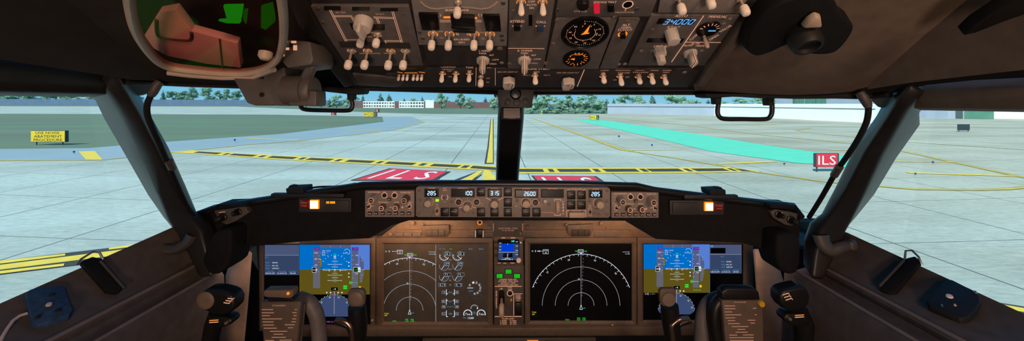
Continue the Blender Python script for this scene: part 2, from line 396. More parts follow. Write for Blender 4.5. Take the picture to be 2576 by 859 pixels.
def flatstuff(name, pts, m, dz, label, kind, cat=None):
    q = gpoly(pts, dz); b = MB(); b.add(q, [tuple(range(len(q)))])
    a = sum(q[i].x * q[(i + 1) % len(q)].y - q[(i + 1) % len(q)].x * q[i].y for i in range(len(q)))
    if a < 0: b.f = [b.f[0][::-1]]
    o = put(name, b.mesh(name, m, smooth=False)); o['kind'] = kind; o['label'] = label
    if cat: o['category'] = cat
    return o
flatstuff('grass_field', [(-900, 286), (0, 286.5), (700, 289), (961, 294), (965, 307), (700, 338), (419, 357), (222, 373), (0, 375), (-900, 378)], 'grass', 0.02, 'mown grass between the blue taxiway and the pale runway', 'stuff', 'grass')
flatstuff('grass_verge', [(-900, 262.2), (0, 262.2), (600, 263), (1100, 262), (1535, 262), (1535, 286.5), (1250, 288), (1080, 287), (925, 283), (780, 276.5), (600, 268.5), (0, 267.5), (-900, 267)], 'grass', 0.015, 'strip of grass in front of the low school-like buildings', 'stuff', 'grass')
flatstuff('road_taxiway', [(-900, 378), (0, 375), (222, 373), (419, 357), (700, 338), (965, 307), (961, 294), (1037, 295), (1068, 308.5), (987, 329), (752, 355), (620, 365), (323, 396), (260, 403), (0, 405), (-900, 407)], 'asphalt_blue', 0.01, 'blue-grey asphalt taxiway curving along the grass', 'structure')

mark('green_strip', [([(1440, 300), (1528, 304), (1750, 337), (1900, 362), (2050, 384), (2140, 396), (2140, 424), (2046, 414), (2000, 411), (1789, 382), (1570, 330), (1480, 311)], 'paint_green', 0.03)], 'wide green painted strip')
# hold line: yellow ladder with dark bars
top = [(423, 384), (480, 378.8), (700, 391.6), (950, 403.5), (1244, 417.7), (1308, 423.2), (1640, 422.5), (1838, 421.6), (1916, 433)]
bot = [(423, 384.6), (480, 387), (700, 402.7), (950, 415.5), (1244, 431), (1308, 438), (1640, 437), (1760, 436), (1916, 433.6)]
items = [(top + bot[::-1], 'paint_yellow', 0.03)]
def lerpx(pl, x):
    for a, c in zip(pl, pl[1:]):
        if a[0] <= x <= c[0]: return a[1] + (c[1] - a[1]) * (x - a[0]) / (c[0] - a[0])
    return pl[-1][1]
def bar(x0, x1, sl):
    f0, f1 = 0.27, 0.76
    q = []
    for x, f in ((x0 + sl, f0), (x1 + sl, f0), (x1, f1), (x0, f1)):
        t_, b_ = lerpx(top, x), lerpx(bot, x); q.append((x, t_ + (b_ - t_) * f))
    items.append((q, 'paint_dark', 0.04))
for x0, x1, sl in ((486, 545, 14), (558, 567, 14), (575, 634, 14), (647, 658, 14), (672, 736, 14), (748, 759, 14), (768, 827, 14), (839, 850, 14), (866, 931, 14), (944, 954, 13), (966, 1036, 12), (1051, 1064, 12), (1080, 1149, 12), (1158, 1172, 11), (1182, 1300, 8),
                   (1306, 1369, -4), (1383, 1396, -6), (1408, 1489, -8), (1499, 1513, -10), (1526, 1610, -12), (1620, 1634, -13), (1640, 1721, -15), (1733, 1745, -16), (1755, 1836, -18), (1846, 1856, -18), (1868, 1896, -22)):
    bar(x0, x1, sl)
mark('hold_line', items, 'yellow and black ladder hold line')
mark('centre_line', [([(1234, 300), (1241.5, 300), (1242, 413), (1218.5, 413), (1226, 370)], 'paint_dark', 0.02), ([(1235.5, 300), (1239.5, 300), (1240, 411), (1224, 411), (1230, 370)], 'paint_yellow', 0.03),
                     ([(1216, 430), (1232, 430), (1258, 462), (1214, 462)], 'paint_yellow', 0.03), ([(1206, 430), (1216, 431), (1178, 462), (1148, 462)], 'paint_yellow', 0.03), ([(1196, 434), (1206, 432), (1136, 462), (1120, 462)], 'paint_dark', 0.02), ([(1210, 440), (1213, 440), (1186, 462), (1176, 462)], 'paint_dark', 0.035)])
def ils(name, quad, inner, label):
    items = [(quad, 'paint_dark', 0.03), (inner, 'paint_red', 0.04)]
    o = mark(name, items, label)
    A, B_, C_, D_ = [G(*p) for p in inner]
    vs, fs, W = txt('I L S'); b = MB(); out = []
    for x, y in vs:
        u = 0.5 + x / W * 0.80; v = 0.5 + y * 0.80
        q = (D_ * (1 - u) + C_ * u) * (1 - v) + (A * (1 - u) + B_ * u) * v; out.append((q.x, q.y, 0.05))
    b.add(out, fs); lo = put('lettering', b.mesh('lettering', 'paint_white', smooth=False), o); lo['label'] = 'white letters ILS'
ils('hold_marking', [(980, 424.5), (1134, 433), (1092, 457), (880, 455.5)], [(985, 425.6), (1124, 433.3), (1085, 456), (892, 454.5)], 'red painted hold marking with white letters, long one left of the centre line')
ils('hold_marking', [(1336, 443.3), (1500, 444.8), (1560, 485), (1370, 485)], [(1342, 444.4), (1493, 446), (1548, 483), (1376, 483)], 'red painted hold marking with white letters, right of the centre post')
mark('side_line', [([(-300, 712), (0, 658), (345, 617.5), (430, 605), (430, 640), (0, 693), (-300, 750)], 'paint_dark', 0.02), ([(-300, 722), (0, 669.5), (352, 625), (430, 615), (430, 628), (0, 682), (-300, 738)], 'paint_yellow', 0.03),
                   ([(-300, 713), (0, 659), (164, 641), (164, 646), (0, 666.5), (-300, 720)], 'paint_yellow', 0.03), ([(274, 626), (430, 606), (430, 611), (274, 631)], 'paint_yellow', 0.03), ([(-300, 740), (0, 685), (162, 666), (160, 672), (0, 692), (-300, 748)], 'paint_yellow', 0.03)], 'yellow double line with dark edging')
mark('side_line', [([(2500, 762), (2576, 774), (2800, 806), (2800, 826), (2576, 796), (2500, 784)], 'paint_dark', 0.02), ([(2500, 766), (2576, 779), (2800, 812), (2800, 820), (2576, 789), (2500, 777)], 'paint_yellow', 0.03)])
mark('yellow_patch', [([(198, 382), (239, 381), (258, 402.5), (216, 403)], 'paint_yellow', 0.03)], 'solid yellow patch on the taxiway')
o_ = []
for pts, w, mt in (([(1336, 297), (1450, 336), (1570, 379)], 0.75, 'paint_ochre'), ([(1570, 379), (1700, 399), (1838, 422), (1900, 433.7), (2000, 447.5), (2078, 459), (2296, 477), (2454, 479), (2530, 477), (2640, 467)], 0.42, 'paint_ochre'),
                   ([(2200, 366), (2248, 376), (2375, 404), (2576, 447.5), (2700, 470)], 0.5, 'paint_ochre'), ([(1500, 296), (1577, 301), (1760, 320), (1900, 338.7), (2000, 348), (2177, 366)], 0.5, 'paint_ochre'),
                   ([(2040, 322), (2003, 328), (2020, 333), (2145, 345), (2280, 358), (2576, 378)], 0.3, 'paint_ochre'),
                   ([(-200, 407), (0, 404.7), (260, 403.2), (323, 396), (620, 365), (752, 355), (987, 329), (1068, 308.5), (1037, 295)], 0.42, 'paint_ochre')):
    o_ += strip(pts, w, mt, 0.026)
    o_ += strip(pts, w * 0.25, 'paint_yellow', 0.03)
strips('edge_line', o_, 'thin ochre double edge lines')
o_ = []
for x0, y0, x1, y1, w in ((1570, 378.7, 1717, 377, 0.5), (1805, 413.5, 1948, 407.5, 0.5), (2085, 378, 2137, 378, 0.5), (2212, 406, 2395, 409, 0.4), (2284, 436, 2549, 444, 0.5), (620, 349, 752, 353, 0.5), (870, 327.5, 962, 330, 0.5), (1480, 337.5, 1560, 340, 0.3), (1880, 316, 1960, 314, 0.6)):
    o_ += strip([(x0, y0), (x1, y1)], w, 'paint_yellow', 0.03)
strips('yellow_dashes', o_, 'short yellow bars')

# ---- signs
def sign(name, label, cat, x0, y0, x1, y1, ybase, face, depth, lettering, side='sign_dark', legs=2, skew=0.0, group=None):
    """a sign board standing on the ground; its outline and its foot row in px"""
    g = G((x0 + x1) / 2, ybase); Y = g.y; k = Y / F
    t = thing(name, label, cat, g, group)
    w = (x1 - x0) * k; h = (y1 - y0) * k; zc = (ybase - y1) * k
    b = MB(); b.box(-w / 2, 0, zc, w / 2, depth, zc + h, 0)
    put('board', b.mesh('board', side, bevel=min(0.03, h * .03), smooth=False), t, Matrix.Translation(g))
    for px0, px1, mt in face:
        b = MB(); a0 = -w / 2 + (px0 - x0) * k; a1 = -w / 2 + (px1 - x0) * k; e = h * 0.03
        b.box(a0 + e, -0.012, zc + e, a1 - e, 0.0, zc + h - e, 0)
        put('face', b.mesh('face', mt, smooth=False), t, Matrix.Translation(g))
    if lettering:
        b = MB(); ms = []
        for s_, cx, cy, hh, mt, wd in lettering:
            if mt not in ms: ms.append(mt)
            X = -w / 2 + (cx - x0) * k; Z = zc + (y1 - cy) * k
            if s_ == '<-':
                b.flat([(X - wd * k / 2, Z), (X - wd * k * .1, Z + hh * k / 2), (X - wd * k * .1, Z + hh * k * .14), (X + wd * k / 2, Z + hh * k * .14), (X + wd * k / 2, Z - hh * k * .14), (X - wd * k * .1, Z - hh * k * .14), (X - wd * k * .1, Z - hh * k / 2)], 0, ms.index(mt))
            else: b.text(s_, X, Z, hh * k, 0, ms.index(mt), None if wd is None else wd * k)
        M = Matrix.Translation(g + Vector((0, -0.02, 0))) @ Matrix.Rotation(PI / 2, 4, 'X')
        put('lettering', b.mesh('lettering', ms, smooth=False), t, M)
    for i in range(legs):
        X = (-w / 2 + w * (0.12 if i == 0 else 0.88)) if legs > 1 else 0
        b = MB(); b.lathe([(0.05, 0), (0.05, zc)], 8); put('leg', b.mesh('leg', 'sign_dark'), t, Matrix.Translation(g + Vector((X, depth / 2, 0))))
    return t
sign('noise_sign', 'wide yellow board about noise abatement standing on the grass', 'sign', 77, 329, 164, 358, 366, [(77, 164, 'sign_yellow')], 0.35,
     [('USE NOISE', 120, 334.5, 6.6, 'sign_dark', 60), ('ABATEMENT', 121, 343.5, 6.6, 'sign_dark', 70), ('PROCEDURE', 121, 352.5, 6.6, 'sign_dark', 72)])
sign('hold_sign', 'red sign with white letters ILS beside the green strip', 'sign', 2049, 386, 2111, 421, 433, [(2053, 2108, 'paint_red')], 0.12, [('ILS', 2080, 403.5, 23, 'paint_white', 44)])
sign('direction_sign', 'yellow and black sign with arrow and C10 at the grass tip', 'sign', 915, 282.5, 948, 293.5, 295.5, [(915, 940, 'sign_yellow'), (940.5, 947, 'sign_dark')], 0.4,
     [('<-', 919.5, 288, 4.5, 'sign_dark', 7), ('C10', 931, 288, 6.6, 'sign_dark', 14), ('C', 944, 288, 6.5, 'sign_yellow', 5)])
sign('direction_sign', 'yellow and black sign with arrow and L at the green strip end', 'sign', 1485, 290.5, 1507, 301, 303.5, [(1485, 1500, 'sign_yellow'), (1500, 1507, 'sign_dark')], 0.4,
     [('<-', 1490, 295.8, 5, 'sign_dark', 6.5), ('L', 1496.5, 295.8, 6.6, 'sign_dark', 4), ('L', 1503.5, 295.8, 6.6, 'sign_yellow', 4)])
sign('board', 'dark blank sign back on two legs, far right apron', 'sign', 2409, 313, 2440, 328.5, 332, [], 0.08, [])
sign('runway_sign', 'tiny red sign, left one beyond the grass', 'sign', 833, 281.5, 845, 290, 291.5, [(834, 841, 'paint_red')], 0.4, [('L', 838, 285.8, 4, 'paint_white', 2)])
sign('runway_sign', 'tiny red sign behind the C10 sign', 'sign', 945, 274.5, 954, 283, 284.5, [(946, 951, 'paint_red')], 0.4, [('I', 948.5, 278.7, 4.4, 'paint_white', 1)])
def post_marker(px, y0, y1, label):
    g = G(px, y1); k = g.y / F; t = thing('marker_post', label, 'marker', g); b = MB(); h = (y1 - y0) * k
    b.lathe([(3.2 * k / 2, 0), (3.2 * k / 2, h), (2.4 * k / 2, h * 1.04)], 10); put('post', b.mesh('post', 'sign_yellow'), t, Matrix.Translation(g))
    b = MB(); b.lathe([(3.5 * k / 2, 0), (3.5 * k / 2, h * .2)], 10); put('band', b.mesh('band', 'sign_dark'), t, Matrix.Translation(g + Vector((0, 0, h * .5))))
post_marker(1363, 280.5, 288.5, 'short yellow marker post just right of the centre post')
n_ = ['beside the yellow patch on the taxiway', 'on the taxiway left of the windscreen post', 'left of the green strip, farther one', 'left of the green strip, nearer one', 'between the green strip and the ILS sign', 'at the nearer yellow bar, right window', 'at the farther yellow bar, right window']
for (px, y), s_ in zip(((186, 389), (590.5, 359), (1557, 350), (1640, 372), (1973, 419), (2303, 444), (2347, 415)), n_):
    g = G(px, y); k = g.y / F; t = thing('taxiway_light', 'small blue edge light ' + s_, 'light', g, 'blue taxiway edge lights')
    b = MB(); b.lathe([(2.2 * k, 0), (1.9 * k, 1 * k), (.7 * k, 1.4 * k), (.7 * k, 5 * k)], 10); put('stake', b.mesh('stake', 'paint_ochre' if px > 1900 else 'wall_bluegrey'), t, Matrix.Translation(g))
    b = MB(); b.lathe([(2.0 * k, 0), (2.3 * k, 1.4 * k), (1.9 * k, 3.2 * k), (.8 * k, 4 * k)], 10); put('lens', b.mesh('lens', 'light_blue'), t, Matrix.Translation(g + Vector((0, 0, 5 * k))))

# ---- fence, low hall, hangars, school block
def wallbox(name, label, cat, p0, p1, ytop, m, depth=6.0, mates=None):
    A, B_ = G(*p0), G(*p1); t = thing(name, label, cat, (A + B_) / 2)
    hA = (p0[1] - ytop[0]) * A.y / F; hB = (p1[1] - ytop[1]) * B_.y / F; d = (B_ - A).normalized(); n = Vector((-d.y, d.x, 0))
    if n.y < 0: n = -n
    n *= depth; up = Vector((0, 0, 1))
    b = MB(); b.loft([[A, A + n, A + n + up * hA, A + up * hA], [B_, B_ + n, B_ + n + up * hB, B_ + up * hB]])
    put('wall', b.mesh('wall', m, smooth=False), t)
    return t, A, B_, hA, hB, n
fe = wallbox('perimeter_fence', 'long blue fence beyond the runway on the left', 'fence', (-700, 264.2), (860, 265.2), (246, 253), 'fence_blue', 1.5)
def strip_on(t, A, B_, f0, f1, z0, z1, n, m, name):
    a = A.lerp(B_, f0); c = A.lerp(B_, f1); e = -n.normalized() * 0.15
    b = MB(); b.loft([[a + e + Vector((0, 0, z0)), a + e * 0 + Vector((0, 0, z0)), a + Vector((0, 0, z1)), a + e + Vector((0, 0, z1))], [c + e + Vector((0, 0, z0)), c + Vector((0, 0, z0)), c + Vector((0, 0, z1)), c + e + Vector((0, 0, z1))]])
    put(name, b.mesh(name, m, smooth=False), t)
t, A, B_, hA, hB, n = wallbox('low_hall', 'long low hall with blue-grey front, right of the trees', 'building', (1528, 286.5), (1797, 290.5), (261.2, 261.5), 'wall_bluegrey', 20)
strip_on(t, A, B_, 0, 1, hA * .70, hA * .735, n, 'sign_dark', 'ledge')
t, A, B_, hA, hB, n = wallbox('blast_wall', 'bright white wall seen through the grab handle', 'wall', (1797, 290.5), (2202, 310), (261.5, 261.5), 'wall_white', 12)
strip_on(t, A, B_, 0, 1, hA * .74, hA * .765, n, 'sign_dark', 'ledge')
t, A, B_, hA, hB, n = wallbox('hangar', 'hangar with green glazed doors behind the white wall', 'building', (1950, 285), (2330, 299), (236, 225), 'wall_bluegrey', 40)
strip_on(t, A, B_, .17, .44, hA * .3, hA * .88, n, 'hangar_green', 'door')
for i in range(6): strip_on(t, A, B_, .18 + i * .045, .186 + i * .045, hA * .3, hA * .88, n * 1.5, 'wall_bluegrey', 'door_post')
t, A, B_, hA, hB, n = wallbox('hangar', 'pale hangar with a green door at the right window', 'building', (2240, 297), (2700, 303), (225, 220), 'wall_bluegrey', 40)
strip_on(t, A, B_, .44, .60, 0.1, hA * .9, n, 'hangar_green', 'door'); strip_on(t, A, B_, .39, .43, 0.1, hA * .9, n, 'window_dark', 'doorway'); strip_on(t, A, B_, .60, 1, 0.1, hA * .9, n, 'wall_white', 'panel')
t, A, B_, hA, hB, n = wallbox('school_block', 'long low brick block with white window bands behind the trees', 'building', (878, 271.5), (1262, 272.5), (254, 258), 'brick_red', 25)
for f0, f1 in ((.10, .315), (.345, .51)):
    strip_on(t, A, B_, f0, f1, 0, hA * .93, n, 'wall_white', 'window_band')
    for j in range(2):
        N = 12 if f1 < .4 else 9
        for i in range(N):
            a = f0 + (f1 - f0) * (i + .15) / N; strip_on(t, A, B_, a, a + (f1 - f0) * .7 / N, hA * (.14 + j * .42), hA * (.36 + j * .42), n * 2, 'window_dark', 'window')
strip_on(t, A, B_, .52, .575, 0, hA * 1.1, n, 'wall_white', 'end_wall')

# ---- trees
def crown_mesh(kind, seed):
    rnd = random.Random(seed); b = MB(); lumps = []
    if kind == 'round':
        for i in range(16):
            a = rnd.random() * 2 * PI; z = rnd.random(); rr = 0.36 * math.sin(PI * (0.15 + 0.75 * z)) * rnd.uniform(.5, 1)
            lumps.append((rr * math.cos(a), rr * math.sin(a), 0.16 + z * 0.72, rnd.uniform(.12, .21)))
    elif kind == 'tall':
        for i in range(16):
            a = rnd.random() * 2 * PI; z = rnd.random(); rr = 0.22 * (1.05 - z) * rnd.uniform(.4, 1) + .03
            lumps.append((rr * math.cos(a), rr * math.sin(a), 0.14 + z * 0.78, rnd.uniform(.07, .14)))
    else:
        for i in range(9):
            z = i / 8; R_ = 0.26 * (1 - z) + .03
            for k in range(5 if i < 7 else 2):
                a = rnd.random() * 2 * PI; lumps.append((R_ * .7 * math.cos(a), R_ * .7 * math.sin(a), 0.12 + z * 0.82, R_ * .5 + .02))
    top_ = max(z + r * .8 for x, y, z, r in lumps); R_ = {'round': .40, 'tall': .29, 'conifer': .25}[kind]; rad = max(math.hypot(x, y) + r * .8 for x, y, z, r in lumps)
    lumps = [(x * R_ / rad, y * R_ / rad, .14 + (z - .14) * (.97 - .14) / (top_ - .14), r * R_ / rad) for x, y, z, r in lumps]
    bm = bmesh.new()
    for x, y, z, r in lumps:
        M = Matrix.Translation((x, y, z)) @ Matrix.Diagonal((r * .72, r * .72, r * .68, 1)); g = bmesh.ops.create_icosphere(bm, subdivisions=1, radius=1, matrix=M)
        for v in g['verts']: v.co += (v.co - Vector((x, y, z))) * rnd.uniform(-.25, .25)
    for x, y, z, r in lumps:                     # leaf sprays all over each clump
        for i in range(90 if kind != 'conifer' else 34):
            d = Vector((rnd.gauss(0, 1), rnd.gauss(0, 1), rnd.gauss(0, 1))).normalized(); c = Vector((x, y, z)) + Vector((d.x, d.y, d.z * .9)) * r * rnd.uniform(.7, 1.12); s_ = rnd.uniform(.012, .030)
            n_ = (d + Vector((rnd.gauss(0, .4), rnd.gauss(0, .4), rnd.gauss(0, .4)))).normalized()
            e1 = n_.cross(Vector((rnd.gauss(0, 1), rnd.gauss(0, 1), rnd.gauss(0, 1)))).normalized() * s_; e2 = n_.cross(e1).normalized() * s_ * .7
            bm.faces.new([bm.verts.new(c + q) for q in (e1, e2, -e1, -e2)])
    me = bpy.data.meshes.new('crown'); bm.to_mesh(me); bm.free(); return me
CR = {}
for kd, mt in (('round', 'leaf_b'), ('tall', 'leaf_a'), ('conifer', 'leaf_c')):
    for sd in range(3):
        me = crown_mesh(kd, sd * 7 + len(kd)); me.materials.append(MATS[mt]); CR[kd, sd] = me
b = MB(); b.tube([(0, 0, 0), (0.01, 0, .15), (0, .005, .45)], [.028, .022, .012], 7); TRK = b.mesh('trunk', 'bark')
ORD = 'first second third fourth fifth sixth seventh eighth ninth tenth eleventh twelfth thirteenth fourteenth fifteenth sixteenth seventeenth eighteenth nineteenth twentieth'.split()
def trees(rows, where, group):
    cnt = {}
    for i, (px, ybase, ytop, wpx, kd) in enumerate(rows):
        g = G(px, ybase); k = g.y / F; hh = (ybase - ytop) * k; wd = wpx * k * 1.12 / {'round': .80, 'tall': .58, 'conifer': .50}[kd]
        c = cnt[kd] = cnt.get(kd, 0) + 1
        nm = {'round': 'round leafy tree', 'tall': 'tall green tree', 'conifer': 'dark conifer'}[kd]
        t = thing('tree' if kd != 'conifer' else 'conifer', f'{nm}, {ORD[c - 1]} from the left {where}', 'tree', g, group)
        M = Matrix.Translation(g) @ Matrix.Rotation(i * 1.7, 4, 'Z') @ Matrix.Diagonal((wd, wd, hh, 1))
        put('crown', CR[kd, i % 3], t, M); put('trunk', TRK, t, M)
rnd = random.Random(3)
left = [(-90, 262.8, 212, 66, 'round'), (-20, 262.8, 220, 60, 'round'), (40, 262.8, 222, 62, 'round'), (92, 262.8, 226, 50, 'round'), (140, 262.8, 220, 66, 'round'), (196, 262.8, 232, 56, 'round'), (245, 262.8, 236, 40, 'round'), (300, 262.8, 228, 46, 'round'),
        (345, 262.8, 224, 38, 'round'), (378, 262.8, 236, 22, 'conifer'), (410, 262.8, 227, 15, 'conifer'), (434, 262.8, 228, 32, 'tall'), (460, 262.8, 227, 28, 'tall'), (486, 262.8, 219, 30, 'tall'), (518, 262.8, 218, 32, 'tall'), (546, 262.8, 227, 28, 'tall'), (570, 262.8, 223, 28, 'tall'), (594, 262.8, 227, 32, 'tall'), (630, 262.8, 226, 30, 'tall'), (662, 262.8, 228, 30, 'tall')]
trees(left, 'behind the blue fence', 'trees behind the blue fence')
mid = [(770, 270, 240, 26, 'tall'), (808, 270.5, 235, 26, 'round'), (829, 270, 248, 14, 'conifer'), (847, 271.5, 236.5, 32, 'round'), (872, 270, 242, 20, 'round'), (895, 270, 241, 26, 'round'), (913, 268, 237, 13, 'conifer'), (957, 268, 235, 22, 'conifer'), (979, 268, 236, 22, 'conifer'), (1017, 266, 247, 12, 'conifer'), (1041, 268, 246, 28, 'round'), (1062, 267, 243, 13, 'conifer'), (1084, 266, 249, 14, 'conifer'),
       (1112, 274, 231, 34, 'round'), (1130, 272, 252, 20, 'round'), (1158, 273, 229.5, 28, 'tall'), (1182, 274, 243, 30, 'round'), (1221, 271, 244, 18, 'conifer'), (1243, 276, 243, 30, 'round')]
trees(mid, 'before the brick block', 'trees around the brick block')
rt = [(1340, 285, 230, 44, 'round'), (1376, 285, 228, 60, 'round'), (1412, 284, 248, 40, 'round'), (1430, 284, 236, 34, 'tall'), (1452, 284, 244, 26, 'round'), (1482, 284, 229, 62, 'round'), (1510, 283, 248, 30, 'round'), (1526, 279, 249, 24, 'conifer'), (1544, 276, 246, 14, 'conifer'), (1572, 277, 233, 48, 'round'), (1606, 277, 237, 38, 'round'),
      (1641, 276, 236.5, 24, 'conifer'), (1690, 277, 236, 52, 'round'), (1722, 276, 240, 40, 'round'), (1752, 274, 250, 28, 'round'), (1782, 273, 250, 20, 'conifer'), (1812, 273, 248, 36, 'round'), (1860, 273, 246, 46, 'round'), (1908, 273, 244, 44, 'round'), (1950, 273, 240, 40, 'round')]
trees(rt, 'right of the centre post', 'trees right of the centre post')
hd = [(1330, 286.5, 272, 30), (1365, 286, 274, 34), (1402, 286, 273, 40), (1440, 286, 274, 36), (1478, 286, 272, 40), (1516, 285.5, 274, 34)]
for i, (px, yb, yt, w) in enumerate(hd):
    g = G(px, yb); k = g.y / F; t = thing('bush', f'low bush, {ORD[i]} from the left under the trees right of the centre post', 'bush', g, 'bushes under the trees')
    put('foliage', CR['round', i % 3], t, Matrix.Translation(g - Vector((0, 0, (yb - yt) * k * .12))) @ Matrix.Diagonal((w * k / .8, w * k / .8, (yb - yt) * k * 1.1, 1)))

# ---- daylight
w = bpy.data.worlds.new('sky'); SC.world = w; w.use_nodes = True; nt = w.node_tree; bg = nt.nodes['Background']
tc = nt.nodes.new('ShaderNodeTexCoord'); sp = nt.nodes.new('ShaderNodeSeparateXYZ'); rp = nt.nodes.new('ShaderNodeValToRGB')
nt.links.new(tc.outputs['Generated'], sp.inputs[0]); nt.links.new(sp.outputs['Z'], rp.inputs[0]); nt.links.new(rp.outputs[0], bg.inputs[0])
rp.color_ramp.elements[0].color = (*lin(140, 205, 232), 1); rp.color_ramp.elements[0].position = 0.0
rp.color_ramp.elements[1].color = (*lin(70, 150, 215), 1); rp.color_ramp.elements[1].position = 0.5
e = rp.color_ramp.elements.new(0.06); e.color = (*lin(108, 190, 232), 1)
bg.inputs['Strength'].default_value = 1.0
s = bpy.data.lights.new('sun', 'SUN'); s.energy = 4.2; s.color = (0.93, 1.0, 0.88); s.angle = 0.02
so = bpy.data.objects.new('sun', s); COL.objects.link(so); so.rotation_euler = (math.radians(45), 0, math.radians(-38))
# ================================================================ cockpit shell
def prismY(pts, Y0, Y1, mb=None, mi=0):
    """outline at distance Y0, carried straight forward to Y1"""
    mb = mb or MB(); a = [P(x, y, Y0) for x, y in pts]; d = Vector((0, Y1 - Y0, 0))
    s_ = sum(a[i].x * a[(i + 1) % len(a)].z - a[(i + 1) % len(a)].x * a[i].z for i in range(len(a)))
    if s_ < 0: a = a[::-1]
    n = len(a); return mb.add(a + [q + d for q in a], [tuple(range(n)), tuple(range(n, 2 * n))[::-1]] + [(i, n + i, n + (i + 1) % n, (i + 1) % n) for i in range(n)], mi)
Z0 = EYE.z
def boxw(x0, y0, z0, x1, y1, z1): return MB().box(x0, y0, Z0 + z0, x1, y1, Z0 + z1)
struct('floor', boxw(-1.1, -1.5, -1.3, 1.1, 1.35, -1.22).mesh('floor', 'carpet'))
struct('ceiling', boxw(-1.0, -1.5, .52, 1.0, .80, .57).mesh('ceiling', 'liner_dark'))
struct('wall_back', boxw(-1.1, -1.52, -1.22, 1.1, -1.46, .52).mesh('wall_back', 'liner_brown'))
struct('wall_front', boxw(-1.1, 1.26, -1.22, 1.1, 1.30, -.42).mesh('wall_front', 'black_matt'))
for s_, nm in ((-1, 'left'), (1, 'right')):
    b = MB(); X0, X1 = sorted((s_ * .98, s_ * 1.04))
    b.box(X0, -1.5, Z0 - 1.22, X1, 1.3, Z0 - .45); b.box(X0, -1.5, Z0 - .45, X1, -.05, Z0 + .52); b.box(X0, -.05, Z0 + .12, X1, .45, Z0 + .52)
    struct('wall_' + nm, b.mesh('wall', 'liner_dark'))

def Yw(px): return 0.92 / (1 + 0.6 * abs(px - CX) / 900)
def edgeY(px): return Yw(px) if abs(px - CX) < 880 else 0.575 * 900 / abs(px - CX)
ER = [(1300, 230), (1500, 230), (1745, 228), (1900, 235), (2000, 238.5), (2100, 235), (2170, 227), (2240, 216), (2300, 207), (2440, 191), (2576, 176), (2760, 157)]
EL = [(1276, 228), (1100, 224), (900, 215), (830, 211), (640, 210), (480, 206), (400, 204), (330, 201), (250, 188), (130, 170), (0, 150), (-190, 128)]
def liner(E, m, nm):
    rows = []
    N = 9
    for i in range(N + 1):
        t = i / N; r = []
        for px, py in E:
            q = P(px, py, edgeY(px)); r.append(Vector((q.x * (1 - .12 * t), q.y - .80 * t, q.z + .45 * t + .035 * math.sin(PI * min(1, t * 1.5)))))
        rows.append(r)
    lip = [q + Vector((0, .03, -.002)) for q in rows[0]]; lip2 = [q + Vector((0, .05, .03)) for q in rows[0]]
    b = MB(); rings = [lip2, lip] + rows; 
    if E is EL: rings = rings[::-1]
    b.loft(rings, closed=False, caps=False)
    me = b.mesh(nm, m); return struct(nm, me)
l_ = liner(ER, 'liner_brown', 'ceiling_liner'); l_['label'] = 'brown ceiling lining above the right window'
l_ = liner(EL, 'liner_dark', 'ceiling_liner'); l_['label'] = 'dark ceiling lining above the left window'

# black filler painting the shaded gap between the lining edge and the window tops
def fillstrip(pts, nm):
    b = MB(); a = [P(x, y0, edgeY(x) + .004) for x, y0, y1 in pts]; c = [P(x, y1, edgeY(x) + .014) for x, y0, y1 in pts]; e = [q + Vector((0, .03, 0)) for q in c]; f = [q + Vector((0, .03, 0)) for q in a]
    b.loft([a, c, e, f][::1], closed=False, caps=False); return struct(nm, b.mesh(nm, 'frame_dark'))  # black filler for the shaded gap
fillstrip([(300, 188, 206), (330, 199, 208), (400, 202, 211), (480, 204, 215), (600, 208, 219), (640, 208, 217), (900, 213, 225), (1276, 226, 237)], 'trim_7')
fillstrip([(1300, 228, 237), (1500, 228, 236), (1745, 226, 236), (1900, 233, 242), (2000, 236, 245), (2100, 233, 244), (2150, 226, 245), (2200, 218, 242), (2240, 210, 236), (2270, 206, 229), (2330, 198, 214), (2440, 186, 203), (2576, 170, 189), (2760, 150, 170)], 'trim_8')
# window frames, panes
def glass_mat(name, tint, gloss, fac):
    m = bpy.data.materials.new(name); m.use_nodes = True; nt = m.node_tree; nt.nodes.clear()
    t = nt.nodes.new('ShaderNodeBsdfTransparent'); g = nt.nodes.new('ShaderNodeBsdfGlossy'); mx = nt.nodes.new('ShaderNodeMixShader'); o = nt.nodes.new('ShaderNodeOutputMaterial')
    t.inputs[0].default_value = (*tint, 1); g.inputs[0].default_value = (*gloss, 1); g.inputs['Roughness'].default_value = 0.03
    mx.inputs[0].default_value = fac
    nt.links.new(t.outputs[0], mx.inputs[1]); nt.links.new(g.outputs[0], mx.inputs[2]); nt.links.new(mx.outputs[0], o.inputs[0]); MATS[name] = m
glass_mat('window_glass', (0.985, 0.99, 0.99), (1, 1, 1), 0.012)
glass_mat('combiner_glass', (0.90, 0.72, 0.70), (0.05, 1.0, 0.12), 0.015)
def pane(q, th=0.006):
    n = (q[1] - q[0]).cross(q[2] - q[0]).normalized() * th
    return MB().loft([[p for p in q], [p + n for p in q]])
for s_, n1, n2 in ((-1, 'window_1', 'window_3'), (1, 'window_2', 'window_4')):
    lb = 'left' if s_ < 0 else 'right'
    q = [Vector((s_ * .04, .95, Z0 + .04)), Vector((s_ * .63, .585, Z0 + .04)), Vector((s_ * .76, .83, Z0 - .30)), Vector((s_ * .04, 1.16, Z0 - .31))]
    o = struct(n1, pane(q).mesh('pane', 'window_glass', smooth=False)); o['label'] = f'{lb} windscreen pane'
    q = [Vector((s_ * .66, .55, Z0 + .02)), Vector((s_ * .66, -.05, Z0 + .05)), Vector((s_ * .97, -.05, Z0 - .45)), Vector((s_ * .80, .74, Z0 - .32))]
    o = struct(n2, pane(q).mesh('pane', 'window_glass', smooth=False)); o['label'] = f'{lb} side window pane'
def topbar(pts, r, nm):
    return struct(nm, MB().tube([P(x, y, edgeY(x) + .012) for x, y in pts], r, 8, flat=.7).mesh(nm, 'frame_dark'))
